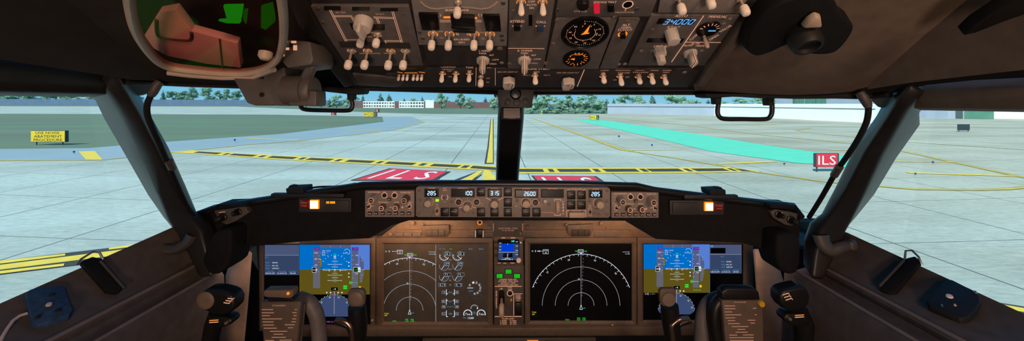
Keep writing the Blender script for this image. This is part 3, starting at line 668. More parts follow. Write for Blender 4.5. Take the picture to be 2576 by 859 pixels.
topbar([(315, 206), (400, 209), (480, 213), (600, 217), (640, 215), (900, 223), (1276, 235)], .0065, 'trim_1')
topbar([(1300, 235), (1500, 234), (1745, 234), (1900, 240), (2000, 243), (2100, 242), (2150, 243), (2200, 243), (2236, 240)], .0065, 'trim_2')

# side window beams
for s_, zb, zt, nm, m in ((-1, .013, .062, 'beam_left', 'frame_dark'), (1, -.008, .031, 'beam_right', 'liner_brown')):
    b = MB(); rings = []
    for Y in (.60, .53, .43, .30, .1, -.06):
        f = max(0, (.6 - Y)) * .03
        pr = [(.60, zb + .012), (.612, zb), (.66, zb - .004), (.70, zb), (.70, zt), (.63, zt), (.60, zt - .012)]
        rings.append([Vector((s_ * x, Y, Z0 + z)) for x, z in (pr if s_ > 0 else pr[::-1])])
    b.loft(rings); struct(nm, b.mesh(nm, m, bevel=.004))
    b = MB(); X0, X1 = sorted((s_ * .69, s_ * 1.35)); b.box(X0, -.06, Z0 + zt - .01, X1, .62, Z0 + zt + .02); struct('trim_' + ('3' if s_ < 0 else '4'), b.mesh('trim', 'black_matt'))  # unseen slab, widened outward to keep the sun off the ledge

# ---- windscreen pillars: swept fairings with a dark spine and side flanges
def pillar(rows, nm, m, label):
    b = MB(); rings = []
    for Y, (L, R1, R2, R) in rows:
        a = [P(*L, Y + .012), P(*R1, Y - .018), P(*R2, Y - .022), P(*R, Y + .008)]
        c = [P(*R, Y + .055), P(*L, Y + .055)]
        rings.append(a + c)
    b.loft(rings); me = b.mesh(nm, m, bevel=0.006, seg=3); o = struct(nm, me); o['label'] = label; return o
LP = [(.54, ((196, 205), (244, 196), (286, 176), (312, 158))), (.553, ((222, 238), (268, 232), (304, 210), (324, 186))), (.565, ((240, 252), (282, 250), (312, 225), (333, 205))), (.60, ((262, 298), (312, 300), (350, 288), (368, 272))), (.66, ((318, 395), (356, 396), (398, 384), (424, 372))),
      (.72, ((372, 490), (398, 492), (440, 478), (466, 466))), (.765, ((412, 548), (424, 556), (472, 540), (496, 538))), (.785, ((440, 575), (446, 590), (505, 585), (530, 560))), (.79, ((468, 620), (474, 640), (520, 640), (548, 600))), (.785, ((495, 690), (505, 700), (535, 700), (555, 660)))]
pillar(LP, 'pillar_left', 'pillar_paint', 'slanting dark pillar left of the windscreen')
mxp = lambda q, dx=0, dy=0: (2576 - q[0] + dx, q[1] + dy)
RP = []
for i, (Y, q) in enumerate(LP):
    dx, dy = ((0, 0), (-25, 40), (-6, 30), (0, 16), (-2, 0), (-5, 0), (-12, 0), (-8, 0), (-6, 5), (0, 5))[i]
    A, B_, C_, D_ = [mxp(p, dx, dy) for p in q]
    if i == 0: A, B_, C_, D_ = (2372, 238), (2330, 228), (2290, 210), (2266, 196)
    if i == 1: A, B_, C_, D_ = (2335, 268), (2296, 262), (2262, 244), (2246, 228)
    if i == 2: A, B_, C_, D_ = (2312, 278), (2283, 278), (2250, 260), (2232, 242)
    RP.append((Y, (D_, C_, B_, A)))
pillar(RP, 'pillar_right', 'pillar_paint', 'slanting brown-black pillar right of the windscreen')

def tube_px(pts, r, n=10, **k): return MB().tube([P(*p) for p in pts], r, n, **k)
def smooth_px(pts, n=6):
    out = []
    for i in range(len(pts) - 1):
        p0, p1, p2, p3 = [Vector(pts[j]) for j in (max(i - 1, 0), i, i + 1, min(i + 2, len(pts) - 1))]
        for k in range(n):
            t = k / n; out.append(tuple(0.5 * ((2 * p1) + (p2 - p0) * t + (2 * p0 - 5 * p1 + 4 * p2 - p3) * t * t + (3 * p1 - p0 - 3 * p2 + p3) * t ** 3)))
    return out + [tuple(pts[-1])]
def hose(label, pts, fit, clamp, side):
    t = thing('demist_hose', label, 'hose', P(*pts[0]))
    put('hose', tube_px(smooth_px(pts), .0042, 12).mesh('hose', 'black_pad'), t)
    put('end_fitting', tube_px(fit, [.006, .0068, .0068, .005], 12).mesh('end_fitting', 'frame_paint'), t)
    put('clamp', tube_px(clamp, .0062, 10).mesh('clamp', 'frame_paint'), t)
hose('dark hose running down beside the left pillar', [(394, 214, .575), (382, 236, .575), (371, 262, .575), (371, 290, .58), (384, 325, .595), (402, 365, .62), (422, 412, .655), (446, 468, .70), (470, 520, .74), (490, 552, .765)], [(402, 207, .578), (394, 214, .575), (384, 232, .575), (380, 242, .575)], [(425, 406, .648), (434, 424, .662)], -1)
hose('dark hose running down beside the right pillar', [(2170, 242, .575), (2183, 262, .575), (2184, 285, .578), (2178, 312, .585), (2158, 352, .605), (2132, 392, .635), (2104, 432, .67), (2068, 495, .72), (2035, 548, .765)], [(2163, 234, .578), (2170, 243, .575), (2180, 258, .575), (2184, 270, .575)], [(2112, 420, .655), (2098, 442, .675)], 1)
def latch(label, pts):
    t = thing('window_latch', label, 'latch', P(*pts[0]))
    p = smooth_px(pts, 5); n = len(p); put('handle', tube_px(p, [.017 - .008 * (i / (n - 1)) for i in range(n)], 12, flat=.7).mesh('handle', 'frame_paint'), t)
    put('tip', MB().lathe([(.001, -.012), (.010, -.008), (.011, 0), (.009, .008), (.001, .011)], 14).mesh('tip', 'frame_paint'), t, Matrix.Translation(P(*pts[-1])))
latch('curved latch handle at the foot of the left pillar', [(486, 590, .77), (470, 612, .765), (440, 627, .76), (412, 624, .757), (386, 613, .757)])
latch('curved latch handle at the foot of the right pillar', [(2064, 592, .77), (2072, 615, .765), (2092, 630, .76), (2116, 622, .757), (2140, 616, .757)])

# ---- centre post
b = MB(); rings = []
for px0, px1, py, Y in ((1255, 1320, 232, .915), (1251, 1318, 300, .965), (1248, 1309, 400, 1.06), (1246, 1303, 480, 1.13)):
    a, c = P(px0, py, Y), P(px1, py, Y); h = (c.x - a.x) / 2; cx = (a.x + c.x) / 2
    rings.append([Vector((cx + h * x, Y + y, a.z)) for x, y in ((-1, .045), (-1, .012), (-.72, 0), (.72, 0), (1, .012), (1, .045))])
b.loft(rings); o = struct('pillar_centre', b.mesh('pillar_centre', 'black_gloss', bevel=.003)); o['label'] = 'black centre post between the windscreen panes'
t = thing('post_bracket', 'dark brown bracket at the top of the centre post', 'bracket', P(1296, 250, .88))
put('plate', prismY([(1252, 222), (1344, 222), (1338, 272), (1253, 270)], .875, .93).mesh('plate', 'frame_paint', bevel=.002), t)
VB = VF(.874, 1296, 250)
for x, y, r in ((1278, 256, 8), (1300, 257, 10), (1322, 255, 8), (1272, 262, 4)): put('stud', MB().lathe([(r * .00097, 0), (r * .00085, .003), (.001, .004)], 14).mesh('stud', 'frame_paint'), t, VB.at(x, y))
put('cap', MB().lathe([(.014, 0), (.014, .008), (.010, .014), (.001, .015)], 18).mesh('cap', 'black_gloss'), t, VB.at(1297, 237))
for x in (1248, 1347): put('bolt', MB().lathe([(.001, -.006), (.006, -.005), (.006, .005), (.001, .006)], 12).mesh('bolt', 'black_gloss'), t, VB.at(x, 240, -.02))
t = thing('placard', 'small pale correction card on the centre post', 'card', P(1287, 285, .94))
fr = VF(.942, 1287, 285)
put('holder', pbox(fr, 1262, 270, 1313, 301, -.012, .002).mesh('holder', 'black_gloss', bevel=.001), t, fr.M)
put('card', pbox(fr, 1267, 273, 1308, 297, .002, .003).mesh('card', 'placard'), t, fr.M)
d = Draw(fr, .0034)
for x in range(1271, 1308, 5): d.line(x, 275, x, 296, .8, 'brownline')
d.line(1268, 278, 1307, 278, 1, 'brownline'); d.put('ruling', t)

# ---- side consoles under the windows
for s_, nm, r1, r2, dz in ((-1, 'left', .70, .668, 0), (1, 'right', .68, .632, -.016)):
    b = MB(); rings = []; b2 = MB(); rg2 = []
    for Y in (.82, .79, .76, .72, .64, .559, .48, .4, .3, .1, -.2):
        f = (.787 - Y) / .228; sx = .742 + .058 * f if Y > .5 else .80 + (.559 - Y) * .2; sz = (-.272 - .042 * f if Y > .5 else -.314 - (.559 - Y) * .16) + dz
        if Y > .8: sx, sz = .742 - (Y - .8) * .25, -.272 + dz
        r1z, r2z = -.36, -.383 + (0.01 if s_ > 0 else 0)
        pr = [(sx + .16, sz - .30), (sx + .016, sz - .03), (sx, sz), (sx - .006, sz - .006), (r1 + .012, r1z + .006), (r1, r1z), (r1 - .004, r1z - .006), (r1 - .002, r1z - .016), (r2 + .016, r2z - .012), (r2 + .008, r2z - .002), (r2, r2z), (r2 - .008, r2z - .012), (r2 - .012, r2z - .10), (r2 - .02, -.7), (r2 - .03, -1.22)]
        rings.append([Vector((s_ * x, Y, Z0 + z)) for x, z in (pr if s_ > 0 else pr[::-1])])
    b.loft(rings[::-1], closed=False, caps=False)
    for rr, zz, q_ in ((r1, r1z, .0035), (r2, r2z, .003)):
        p_ = [Vector((s_ * rr, Y, Z0 + zz)) for Y in (.80, .7, .6, .5, .4, .2, 0)]; struct('trim_%d' % (9 + (s_ > 0) * 2 + (rr == r2)), MB().tube(p_, q_, 8).mesh('trim', 'ridge_trim'))  # pale tubes painting the highlights along the two ridges
    o = struct('sidewall_' + nm, b.mesh('sidewall', 'side_liner')); o['label'] = f'dark lined sidewall and ledge under the {nm} side window'
# tan uprights beside the instrument panel
for nm, pts, Y in (('left', [(584, 634), (622, 634), (630, 640), (622, 740), (610, 870), (606, 1400), (480, 1400), (540, 870), (567, 740), (565, 696)], .965),
                   ('right', [(1899, 633), (1903, 630), (1948, 630), (1952, 634), (1966, 687), (1985, 755), (2040, 825), (2100, 900), (2150, 1400), (1920, 1400), (1912, 800), (1907, 733)], .965)):
    o = struct('trim_' + ('5' if nm == 'left' else '6'), prismY(pts, Y, Y + .010).mesh('trim', 'side_post', bevel=.004)); o['label'] = f'tan upright panel at the {nm} end of the instrument panel'

for s_, nm in ((-1, 'trim_13'), (1, 'trim_14')):
    X0, X1 = sorted((s_ * .70, s_ * .85)); struct(nm, boxw(X0, .958, -.392, X1, 1.28, -.382).mesh('trim', 'black_matt'))  # slab added to stop daylight leaking onto the tan uprights
# ---- glareshield
TOP = [(500, 533), (540, 518), (640, 501), (720, 489), (800, 477), (890, 464), (912, 460), (1050, 457), (1250, 456), (1450, 458), (1600, 462), (1648, 473), (1720, 482), (1830, 495), (1995, 513), (2014, 540)]
BOT = [(2010, 600), (1960, 640), (1905, 622), (1868, 612), (1830, 610), (1650, 602), (1612, 580), (1572, 556), (1030, 555), (985, 568), (930, 600), (760, 608), (640, 620), (575, 602), (515, 600)]
GY = .81
gs = thing('glareshield', 'long black padded hood over the instrument panel', 'hood', P(1288, 500, GY))
b = MB(); front = [P(x, y, GY) for x, y in TOP] + [P(x, y, GY) for x, y in BOT]
n = len(front); b.add(front, [tuple(range(n))[::-1]])
bk = []
for x, y in TOP:
    q = P(x, y, GY); Yb = min(1.10, 1.14 - .47 * abs(q.x)); bk.append(Vector((q.x, max(Yb, GY + .02), Z0 - (y + 4 - HY) / F * max(Yb, GY + .02) - .004)))
b.loft([[P(x, y, GY) for x, y in TOP], bk], closed=False, caps=False)
b.loft([[P(x, y, GY) for x, y in BOT], [P(x, y, GY) + Vector((0, .20, .01)) for x, y in BOT]], closed=False, caps=False)
put('hood', b.mesh('hood', 'black_pad'), gs)
put('edge_roll', MB().tube([P(x, y + 7, GY - .002) for x, y in TOP], .0085, 10).mesh('edge_roll', 'black_gloss'), gs)
fr = VF(GY - .001, 1288, 500); GF = fr
def gbox(nm, x0, y0, x1, y1, w, m, bev=.001, w0=0.0): return put(nm, pbox(fr, x0, y0, x1, y1, w0, w).mesh(nm, m, bevel=bev), gs, fr.M)
for x0, y0, x1, y1 in ((755, 497, 886, 533), (1682, 503, 1818, 540)): gbox('light_housing', x0, y0, x1, y1, .006, 'overhead_dark', .002)
gbox('brow', 690, 484, 872, 495, .014, 'frame_dark', .003); gbox('brow', 1715, 488, 1850, 500, .012, 'frame_dark', .003)
def caution(x0, y0, x1, y1, lab):
    o = gbox('caution_lamp', x0, y0, x1, y1, .009, 'red_lens'); o.data.materials[0] = PAL['amberrim']; o['label'] = lab  # lamp's glow fringe painted as an orange emitting rim
    q = put('lens', pbox(fr, x0 + 1.8, y0 + 1.8, x1 - 1.8, y1 - 1.8, .009, .0105).mesh('lens', [PAL['amberlamp']], bevel=.0006), o, fr.M)
caution(784.5, 501, 807.5, 524, 'lit amber caution lamp on the left')
caution(1767, 506.5, 1789.5, 529, 'lit amber caution lamp on the right')
for x0, y0, x1, y1, tx in ((760, 501, 782, 522, 771), (1791.5, 509, 1814, 528, 1803)):
    o = gbox('fire_warning_lamp', x0, y0, x1, y1, .009, 'red_lens'); o['label'] = 'dark red fire warning lamp'
    d = Draw(fr, .0095); d.text('FIRE', tx, (y0 + y1) / 2 - 3.5, 4.6, 'redlamp', 15); d.text('WARN', tx, (y0 + y1) / 2 + 4, 4.6, 'redlamp', 15); d.put('lettering', o)
o = gbox('annunciator', 820, 502, 882, 530, .009, 'overhead_dark'); d = Draw(fr, .0095)
d.rect(826, 504.5, 833.5, 509.8, 'annun'); d.rect(835.5, 504.5, 848, 509.8, 'annun'); d.text('IRS', 829.8, 507.2, 3, 'edge', 6); d.text('OVHT', 841.7, 507.2, 3, 'edge', 10.5); d.put('caption', o)
o = gbox('annunciator', 1688, 508, 1750, 534, .009, 'overhead_dark')
# map light plates at the ends
for nm, pts, kn, barr in (('left', [(537, 531), (617, 519), (626, 536), (592, 558), (569, 567), (551, 556)], ((562, 547, 7.5), (600, 533.5, 6.5)), (540, 514, 616, 528)), ('right', [(1938, 534), (1952, 527), (2008, 538), (2006, 555), (1992, 570), (1974, 566), (1946, 549)], ((1957, 540, 6.5), (1988, 553, 7.5)), (1938, 516, 2002, 530))):
    t = thing('map_light_panel', f'small three-cornered plate with two black knobs, {nm} end of the hood', 'panel', P(*pts[0], .80))
    put('plate', prismY(pts, .797, .812).mesh('plate', 'panel_grey', bevel=.002), t); f2 = VF(.797, *pts[0])
    for x, y, r in kn:
        k = .00089
        put('knob', MB().lathe([(r * k * 1.3, 0), (r * k * 1.3, .003), (r * k, .004), (r * k * .9, .016), (r * k * .6, .018)], 16, flute=.05).mesh('knob', 'yoke_black'), t, f2.at(x, y))
    d = Draw(f2, .0006); d.line(pts[0][0] + 14, pts[0][1] + 4, pts[0][0] + 30, pts[0][1] + 2, 1.6, 'legend_dim'); d.put('lettering', t)
    put('cover', prismY([(barr[0], barr[1] + 2), (barr[2], barr[1]), (barr[2] + 1, barr[3] - 7), (barr[0] + 2, barr[3])] if nm == 'left' else [(barr[0], barr[1]), (barr[2], barr[1] + 2), (barr[2], barr[3]), (barr[0], barr[3] - 5)], .78, .83).mesh('cover', 'black_pad', bevel=.003), t)
# bumps on top of the hood
for nm, x0, x1, yt, yb, cx in (('left', 718, 762, 473, 488, 739), ('right', 1785, 1826, 478, 492, 1805)):
    t = thing('light_sensor', f'small black domed sensor on top of the hood, {nm} one', 'sensor', P(cx, yb, .815))
    put('base', prismY([(x0, yt + 2), (x1, yt), (x1 + 1, yb), (x0 + 3, yb + 3)], .80, .84).mesh('base', 'black_matt', bevel=.002), t)
    put('dome', MB().lathe([(.0115, -.002), (.011, .004), (.008, .008), (.001, .010)], 16).mesh('dome', 'black_matt'), t, Matrix.Translation(P(cx, yt + 2, .82)))
t = thing('cable', 'thin black cable along the left hood top', 'cable', P(762, 478, .83)); put('wire', tube_px(smooth_px([(760, 478, .83), (800, 471, .835), (850, 469, .835), (895, 462, .83)]), .0022, 8).mesh('wire', 'black_matt'), t)
for pts, nm in (([(540, 584), (574, 576), (583, 586), (581, 640), (570, 676), (548, 692), (522, 692), (508, 660), (520, 610)], 'left'), ([(1956, 590), (2000, 588), (2016, 605), (2016, 660), (2008, 690), (1986, 694), (1964, 684), (1952, 645)], 'right')):
    o = put('end_pad', prismY(pts, .765, .83).mesh('end_pad', 'black_pad', bevel=.008, seg=3), gs)

# ---- grab handles over the windscreen
def grab(label, plate, clamps, pts):
    t = thing('grab_handle', label, 'handle', P(*pts[0]))
    YY = pts[0][2]
    put('mount', prismY(plate, YY - .02, YY + .02).mesh('mount', 'black_matt', bevel=.002), t)
    for x, y0, y1 in clamps: put('clamp', prismY([(x - 9, y0), (x + 9, y0), (x + 7, y1), (x - 7, y1)], YY - .009, YY + .009).mesh('clamp', 'black_matt', bevel=.002), t)
    put('grip', tube_px(smooth_px(pts, 4), .0042, 12).mesh('grip', 'black_gloss'), t)
grab('black U-shaped grab handle hanging above the right windscreen', [(1774, 236), (1984, 236), (1984, 246), (1955, 248), (1870, 242), (1795, 247), (1776, 244)], [(1808, 240, 263), (1941, 240, 266)], [(1808, 258, .68), (1805, 278, .68), (1808, 292, .68), (1822, 299.5, .68), (1870, 300, .68), (1925, 300, .68), (1938, 293, .68), (1942, 280, .68), (1942, 260, .68)])
grab('black grab handle above the left windscreen, half behind the bracket', [(742, 214), (912, 222), (906, 236), (880, 238), (810, 230), (744, 228)], [(880, 228, 252), (756, 220, 250)], [(882, 248, .70), (887, 262, .70), (884, 274, .70), (872, 278.5, .70), (820, 278, .70), (770, 276, .70), (757, 268, .70), (756, 246, .70)])

# ---- head-up display, stowed
hud = thing('head_up_display', 'stowed glass combiner in a tan rim hung from the left ceiling', 'display', P(520, 100, .5))
tl = math.radians(14); HF = Fr(P(520, 180, .54), (1, 0, 0), (0, -math.cos(tl), math.sin(tl)))
rimp = [(322, -40), (328, 20), (340, 70), (362, 112), (392, 148), (424, 166), (470, 174), (560, 182), (622, 182), (668, 171), (698, 148), (711, 110), (714, 60), (709, 0), (700, -40)]
loc = [HF.l(*p) for p in rimp]; sm = smooth_px([(a, b_, 0) for a, b_ in loc], 4)
put('rim', MB().tube(sm, .0045, 10, flat=1.5).mesh('rim', 'hud_rim'), hud, HF.M)
put('combiner_glass', MB().prism([(a, b_) for a, b_, c in sm], -.001, .001).mesh('combiner_glass', 'combiner_glass', smooth=False), hud, HF.M)
a, c = HF.l(424, 170), HF.l(640, 184)
put('rim_bar', MB().tube([(*HF.l(424, 173), .006), (*HF.l(480, 180), .006), (*HF.l(560, 186), .006), (*HF.l(640, 185), .006), (*HF.l(690, 165), .006)], .0042, 10).mesh('rim_bar', 'hud_rim'), hud, HF.M)
put('bracket_plate', prismY([(582, 192), (686, 198), (688, 266), (640, 266), (620, 260)], .545, .60).mesh('bracket_plate', 'hud_box', bevel=.003), hud)
put('bracket_arm', prismY([(655, 178), (716, 168), (727, 267), (687, 266)], .535, .585).mesh('bracket_arm', 'hud_box', bevel=.003), hud)
k = .53 / 900
M = Matrix.Translation(P(757, 228, .545)) @ Matrix.Rotation(PI / 2, 4, 'Y')
put('pivot_drum', MB().lathe([(.018, -38 * k), (.0235, -34 * k), (.0235, 14 * k), (.021, 15 * k), (.021, 18 * k), (.0225, 19 * k), (.0225, 30 * k), (.020, 36 * k), (.014, 38 * k)], 28).mesh('pivot_drum', 'hud_box'), hud, M)
put('drum_base', prismY([(722, 228), (795, 228), (796, 268), (726, 266)], .53, .56).mesh('drum_base', 'hud_box', bevel=.003), hud)
f2 = VF(.5325, 650, 240)
for x, y in ((646, 238), (740, 241)): put('screw', MB().lathe([(.0035, 0), (.0035, .001), (.002, .0012)], 12).mesh('screw', 'black_gloss'), hud, f2.at(x, y, .004 if x > 700 else -.0105))
put('control_box', prismY([(706, 98), (780, 104), (788, 150), (782, 164), (722, 172), (704, 150)], .50, .56).mesh('control_box', 'hud_box', bevel=.003), hud)
put('link', tube_px([(775, 150, .52), (786, 165, .52), (776, 185, .53), (768, 200, .54)], .008, 10).mesh('link', 'hud_box'), hud)
f2 = VF(.4995, 740, 130); d = Draw(f2, .0005)
for q in ((719, 101, 724, 107), (733, 103, 746, 109), (738, 114, 748, 127), (717, 120, 728, 126), (700, 136, 716, 142)): d.rect(*q, 'legend')
d.rect(728, 108, 737, 118, 'solid_black'); d.put('marking', hud)
put('latch_knob', MB().lathe([(.008, 0), (.008, .006), (.005, .010), (.001, .011)], 16).mesh('latch_knob', 'hud_rim'), hud, HF.at(670, 124, .004))
put('projector', MB().box(-.66, -.45, Z0 + .17, -.30, .08, Z0 + .29).mesh('projector', 'hud_box', bevel=.02, seg=3), hud)  # unseen box added to keep the aft lamp off the left ceiling
GQ = Fr(P(600, 50, .43), (1, 0, 0), (0, -.8725, .4885))
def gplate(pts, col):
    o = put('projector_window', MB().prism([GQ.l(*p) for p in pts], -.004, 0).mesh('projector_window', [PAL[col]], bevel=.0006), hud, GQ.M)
gplate([(561, 16), (611, 15), (606, 50), (571, 52)], 'hudgreen'); gplate([(548, 53), (580, 51), (606, 56), (602, 60), (570, 59)], 'hudgreen'); gplate([(656, 18), (684, 10), (690, 40), (691, 56), (668, 76), (656, 70)], 'hudgreen2'); gplate([(612, 28), (622, 26), (618, 62), (611, 50)], 'hudgreen2')  # added glowing plates standing in for green reflections in the glass
t = thing('ceiling_pad', 'pinkish padded ceiling panel seen through the tilted glass', 'panel', P(480, 100, .47))
LF = Fr(P(480, 100, .475), (1, 0, 0), (0, -.8725, .4885))
q = [LF.l(*p) for p in [(362, 90), (398, 32), (442, 24), (482, 78), (552, 97), (598, 110), (606, 172), (520, 162), (420, 142), (384, 122)]]
put('pad', MB().prism(q, -.012, 0).mesh('pad', 'pink_pad', bevel=.002), t, LF.M)
rc = smooth_px([(*LF.l(394, 48), .001), (*LF.l(396, 82), .001), (*LF.l(410, 94), .001), (*LF.l(470, 101), .001), (*LF.l(482, 95), .001), (*LF.l(482, 80), .001)], 4)
put('piping', MB().tube(rc, .0018, 8).mesh('piping', 'pink_edge'), t, LF.M)
put('seam', MB().tube([(*LF.l(553, 98), .0005), (*LF.l(560, 168), .0005)], .0012, 8).mesh('seam', 'pink_edge'), t, LF.M)
# ================================================================ shared controls
def knob(parent, fr, px, py, r, L, m='knob_cream', name='knob', flute=.04, k=10, w=0.0, skirt=None, face=None, line=None, rot=0.0):
    s = fr.sc(px, py); R_ = r * s; key = ('knob', round(R_, 5), round(L, 4), m, flute, k, skirt)
    def mk():
        b = MB(); pr = [(R_ * 1.02, 0), (R_, L * .12), (R_ * .94, L * .88), (R_ * .86, L), (R_ * .5, L * 1.02)]
        if skirt: b.lathe([(R_ * skirt, 0), (R_ * skirt, L * .18), (R_ * (skirt - .1), L * .22)], 24)
        b.lathe(pr, 32, flute=flute, k=k); return b.mesh('knob', m)
    M = fr.at(px, py, w, rot); o = put(name, cached(key, mk), parent, M)
    if face:      # dark ringed cap on the end
        def mkf():
            b = MB(); b.flat([(R_ * .62 * math.cos(i * PI / 10), R_ * .62 * math.sin(i * PI / 10)) for i in range(20)], 0, PI_['window']); b.ring(0, 0, R_ * .62, R_ * .82, .0001, PI_[face]); b.text('STD', 0, 0, R_ * .34, .0002, PI_['legend']); return b.mesh('face', PM, smooth=False)
        put('face', cached(key + ('f', face), mkf), o, M @ Matrix.Translation((0, 0, L * 1.02 + .0003)))
    if line:
        def mkl(): b = MB(); b.box(-R_ * .07, R_ * .1, 0, R_ * .07, R_ * .9, .0006, PI_[line]); return b.mesh('pointer', PM)
        put('pointer', cached(key + ('l', line), mkl), o, M @ Matrix.Translation((0, 0, L * 1.01)))
    return o
def screw(parent, fr, px, py, r=6, m='knob_brown', w=0.0):
    s = fr.sc(px, py); R_ = r * s; key = ('screw', round(R_, 4), m)
    def mk():
        b = MB(); b.lathe([(R_, 0), (R_ * .95, R_ * .2), (R_ * .6, R_ * .32), (.0001, R_ * .32)], 14); b.box(-R_ * .6, -R_ * .12, R_ * .3, R_ * .6, R_ * .12, R_ * .36); return b.mesh('screw', m)
    return put('screw', cached(key, mk), parent, fr.at(px, py, w, px * .7))
def button(parent, fr, cx, cy, w, h, depth=.005, m='yoke_black', text=None, th=None, name='button', col='legend_dim', lift=0.0, tw=None):
    o = put(name, pbox(fr, cx - w / 2, cy - h / 2, cx + w / 2, cy + h / 2, -.001, depth).mesh('button', m, bevel=.0007), parent, fr.M)
    if text:
        d = Draw(fr, depth + .0004); 
        d.text(text, cx, cy - h * .12 if h > 14 else cy, th or 3.4, col, tw); d.put('caption', o)
    return o
def toggle(parent, fr, px, py, L, capr=.0058, caph=.015, style='cap', lean=0.0, rot=0.0, m='cap_white', name='toggle_switch'):
    key = ('tg', style, round(L, 4), round(capr, 4), round(caph, 4))
    def mk():
        b = MB(); b.lathe([(capr * .95, 0), (capr * .95, .0015), (capr * .7, .003), (capr * .55, .0035)], 16)
        b.lathe([(capr * .33, .002), (capr * .36, L)], 10); return b.mesh('lever', 'lever_metal')
    def mc():
        if style == 'cap': b = MB(); b.lathe([(capr * .55, L - caph / 2), (capr * .88, L - caph * .42), (capr, L - caph * .2), (capr, L + caph * .25), (capr * .82, L + caph * .43), (capr * .4, L + caph * .5)], 18)
        else: b = MB(); b.lathe([(capr * .55, .004), (capr * .8, L * .5), (capr, L * .85), (capr * .95, L + .001), (capr * .6, L + .0035), (.0003, L + .0042)], 16, sx=1.0, sy=.7)
        return b.mesh('tip', m)
    M = fr.at(px, py, 0, rot) @ Matrix.Rotation(lean, 4, 'X')
    o = put(name, cached(key + ('a',), mk), parent, M); put('tip', cached(key + ('b', m), mc), o, M); return o

# ================================================================ mode control panel on the hood
MF = VF(.785, 1290, 510)
mcp = thing('mode_control_panel', 'wide autopilot control panel with number windows on the hood centre', 'control panel', P(1290, 510, .785))
put('body', prismY([(1046, 474), (1050, 471), (1531, 473), (1535, 477), (1535, 545), (1531, 549), (1050, 547), (1046, 543)], .785, .86).mesh('body', 'mcp_grey', bevel=.001), mcp)
for x, y in ((1055, 479), (1054, 537), (1058, 503), (1527, 480), (1527, 539), (1137, 508), (1192, 536), (1301, 505), (1356, 503), (1381, 514), (1483, 506), (1525, 507), (1092, 533), (1494, 536), (1505, 538)): screw(mcp, MF, x, y, 4.2)
def window(x0, y0, x1, y1, t, al, tx, h=9.4):
    o = put('display_window', pbox(MF, x0 - 3, y0 - 2.5, x1 + 3, y1 + 2.5, 0, .0030).mesh('display_window', 'overhead_dark', bevel=.0008), mcp, MF.M)
    put('pane', pbox(MF, x0, y0, x1, y1, .0030, .0034).mesh('pane', 'screen_black'), o, MF.M)
    if t: d = Draw(MF, .0036); d.seg(t, tx, (y0 + y1) / 2, h, 'ice', al, .03, cw=.50, gap=.30, th=.19); d.put('digits', o)
window(1071, 477.5, 1101, 493.5, '285', 'C', 1086.5); window(1138, 477.5, 1191, 493.5, '100', 'R', 1187.5); window(1230, 477.5, 1259, 493.5, '315', 'C', 1244.5)
window(1298, 479, 1351, 495, '2600', 'R', 1346); window(1364, 479, 1415, 495, '', 'C', 0); window(1484, 480, 1512, 495.5, '285', 'C', 1497)
d = Draw(MF)
for t_, x, y, w_ in (('COURSE', 1086, 473.6, 17), ('A/T', 1119, 474, 9), ('ARM', 1119, 479, 9), ('IAS/MACH', 1164, 474, 25), ('HEADING', 1244.5, 474.4, 20), ('ALTITUDE', 1323, 475.4, 20), ('VERT SPEED', 1390, 475.5, 25), ('A/P ENGAGE', 1450, 475.6, 26), ('COURSE', 1498, 476, 17)): d.text(t_, x, y, 2.9, 'legend', w_)
d.text('OFF', 1119, 508.5, 2.4, 'legend_dim', 8); d.text('F/D', 1100, 515, 2.2, 'legend', 7); d.text('ON', 1100, 520.5, 2.2, 'legend', 6); d.text('OFF', 1100, 541, 2.2, 'legend', 7); d.text('C/O', 1152, 498.6, 2.6, 'legend_dim', 9)
d.text('SPD', 1213, 512.5, 2.4, 'legend_dim', 9); d.text('INTV', 1212, 517.5, 2.4, 'legend_dim', 10); d.text('ALT', 1360, 513.5, 2.4, 'legend_dim', 8); d.text('INTV', 1360, 518.5, 2.4, 'legend_dim', 10)
d.text('10', 1225, 499, 3, 'legend', 5); d.text('30', 1263, 499, 3, 'legend', 5); d.line(1227, 500, 1236, 505, 1, 'legend'); d.line(1261, 500, 1252, 505, 1, 'legend'); d.line(1176.5, 496, 1176.5, 503, .8, 'legend_dim')
for a in (75, 90, 105): d.line(1244.5 + 11 * math.cos(math.radians(a)), 509 - 11 * math.sin(math.radians(a)), 1244.5 + 13.5 * math.cos(math.radians(a)), 509 - 13.5 * math.sin(math.radians(a)), .8, 'legend')
d.line(1155, 524, 1163, 521, 1, 'legend'); d.line(1190, 521, 1197, 524, 1, 'legend')
d.arc(1119, 497, 8, -50, 50, 1.3, 'legend'); d.arc(1119, 497, 8, 130, 230, 1.3, 'legend')
for x, y, r in ((1154, 509, 8.4), (1199, 509, 8.4), (1347, 510, 8.4), (1176.5, 518, 12), (1323, 510, 11.8)): d.arc(x, y, r, 0, 360, 1.4, 'legend_dim')
d.arc(1079, 508, 12, -60, 45, 1.2, 'legend_dim'); d.arc(1505, 511, 13, 120, 250, 1.2, 'legend_dim'); d.line(1084, 498, 1086, 494.5, .9, 'legend')
d.frame(1096, 524, 1104.5, 538, 1.1, 'legend_dim'); d.frame(1479.5, 525, 1488, 543, 1.1, 'legend_dim'); d.text('F/D', 1483.5, 517.5, 2.2, 'legend', 7); d.text('ON', 1483.5, 521.5, 2.2, 'legend', 6)
d.line(1363, 535, 1393, 535, 1.2, 'legend_dim')
for y0 in (502, 542): d.line(1395, y0, 1410, y0, 1.2, 'legend'); d.line(1395, y0, 1395, y0 + (4 if y0 < 520 else -4), 1.2, 'legend'); d.line(1410, y0, 1410, y0 + (4 if y0 < 520 else -4), 1.2, 'legend')
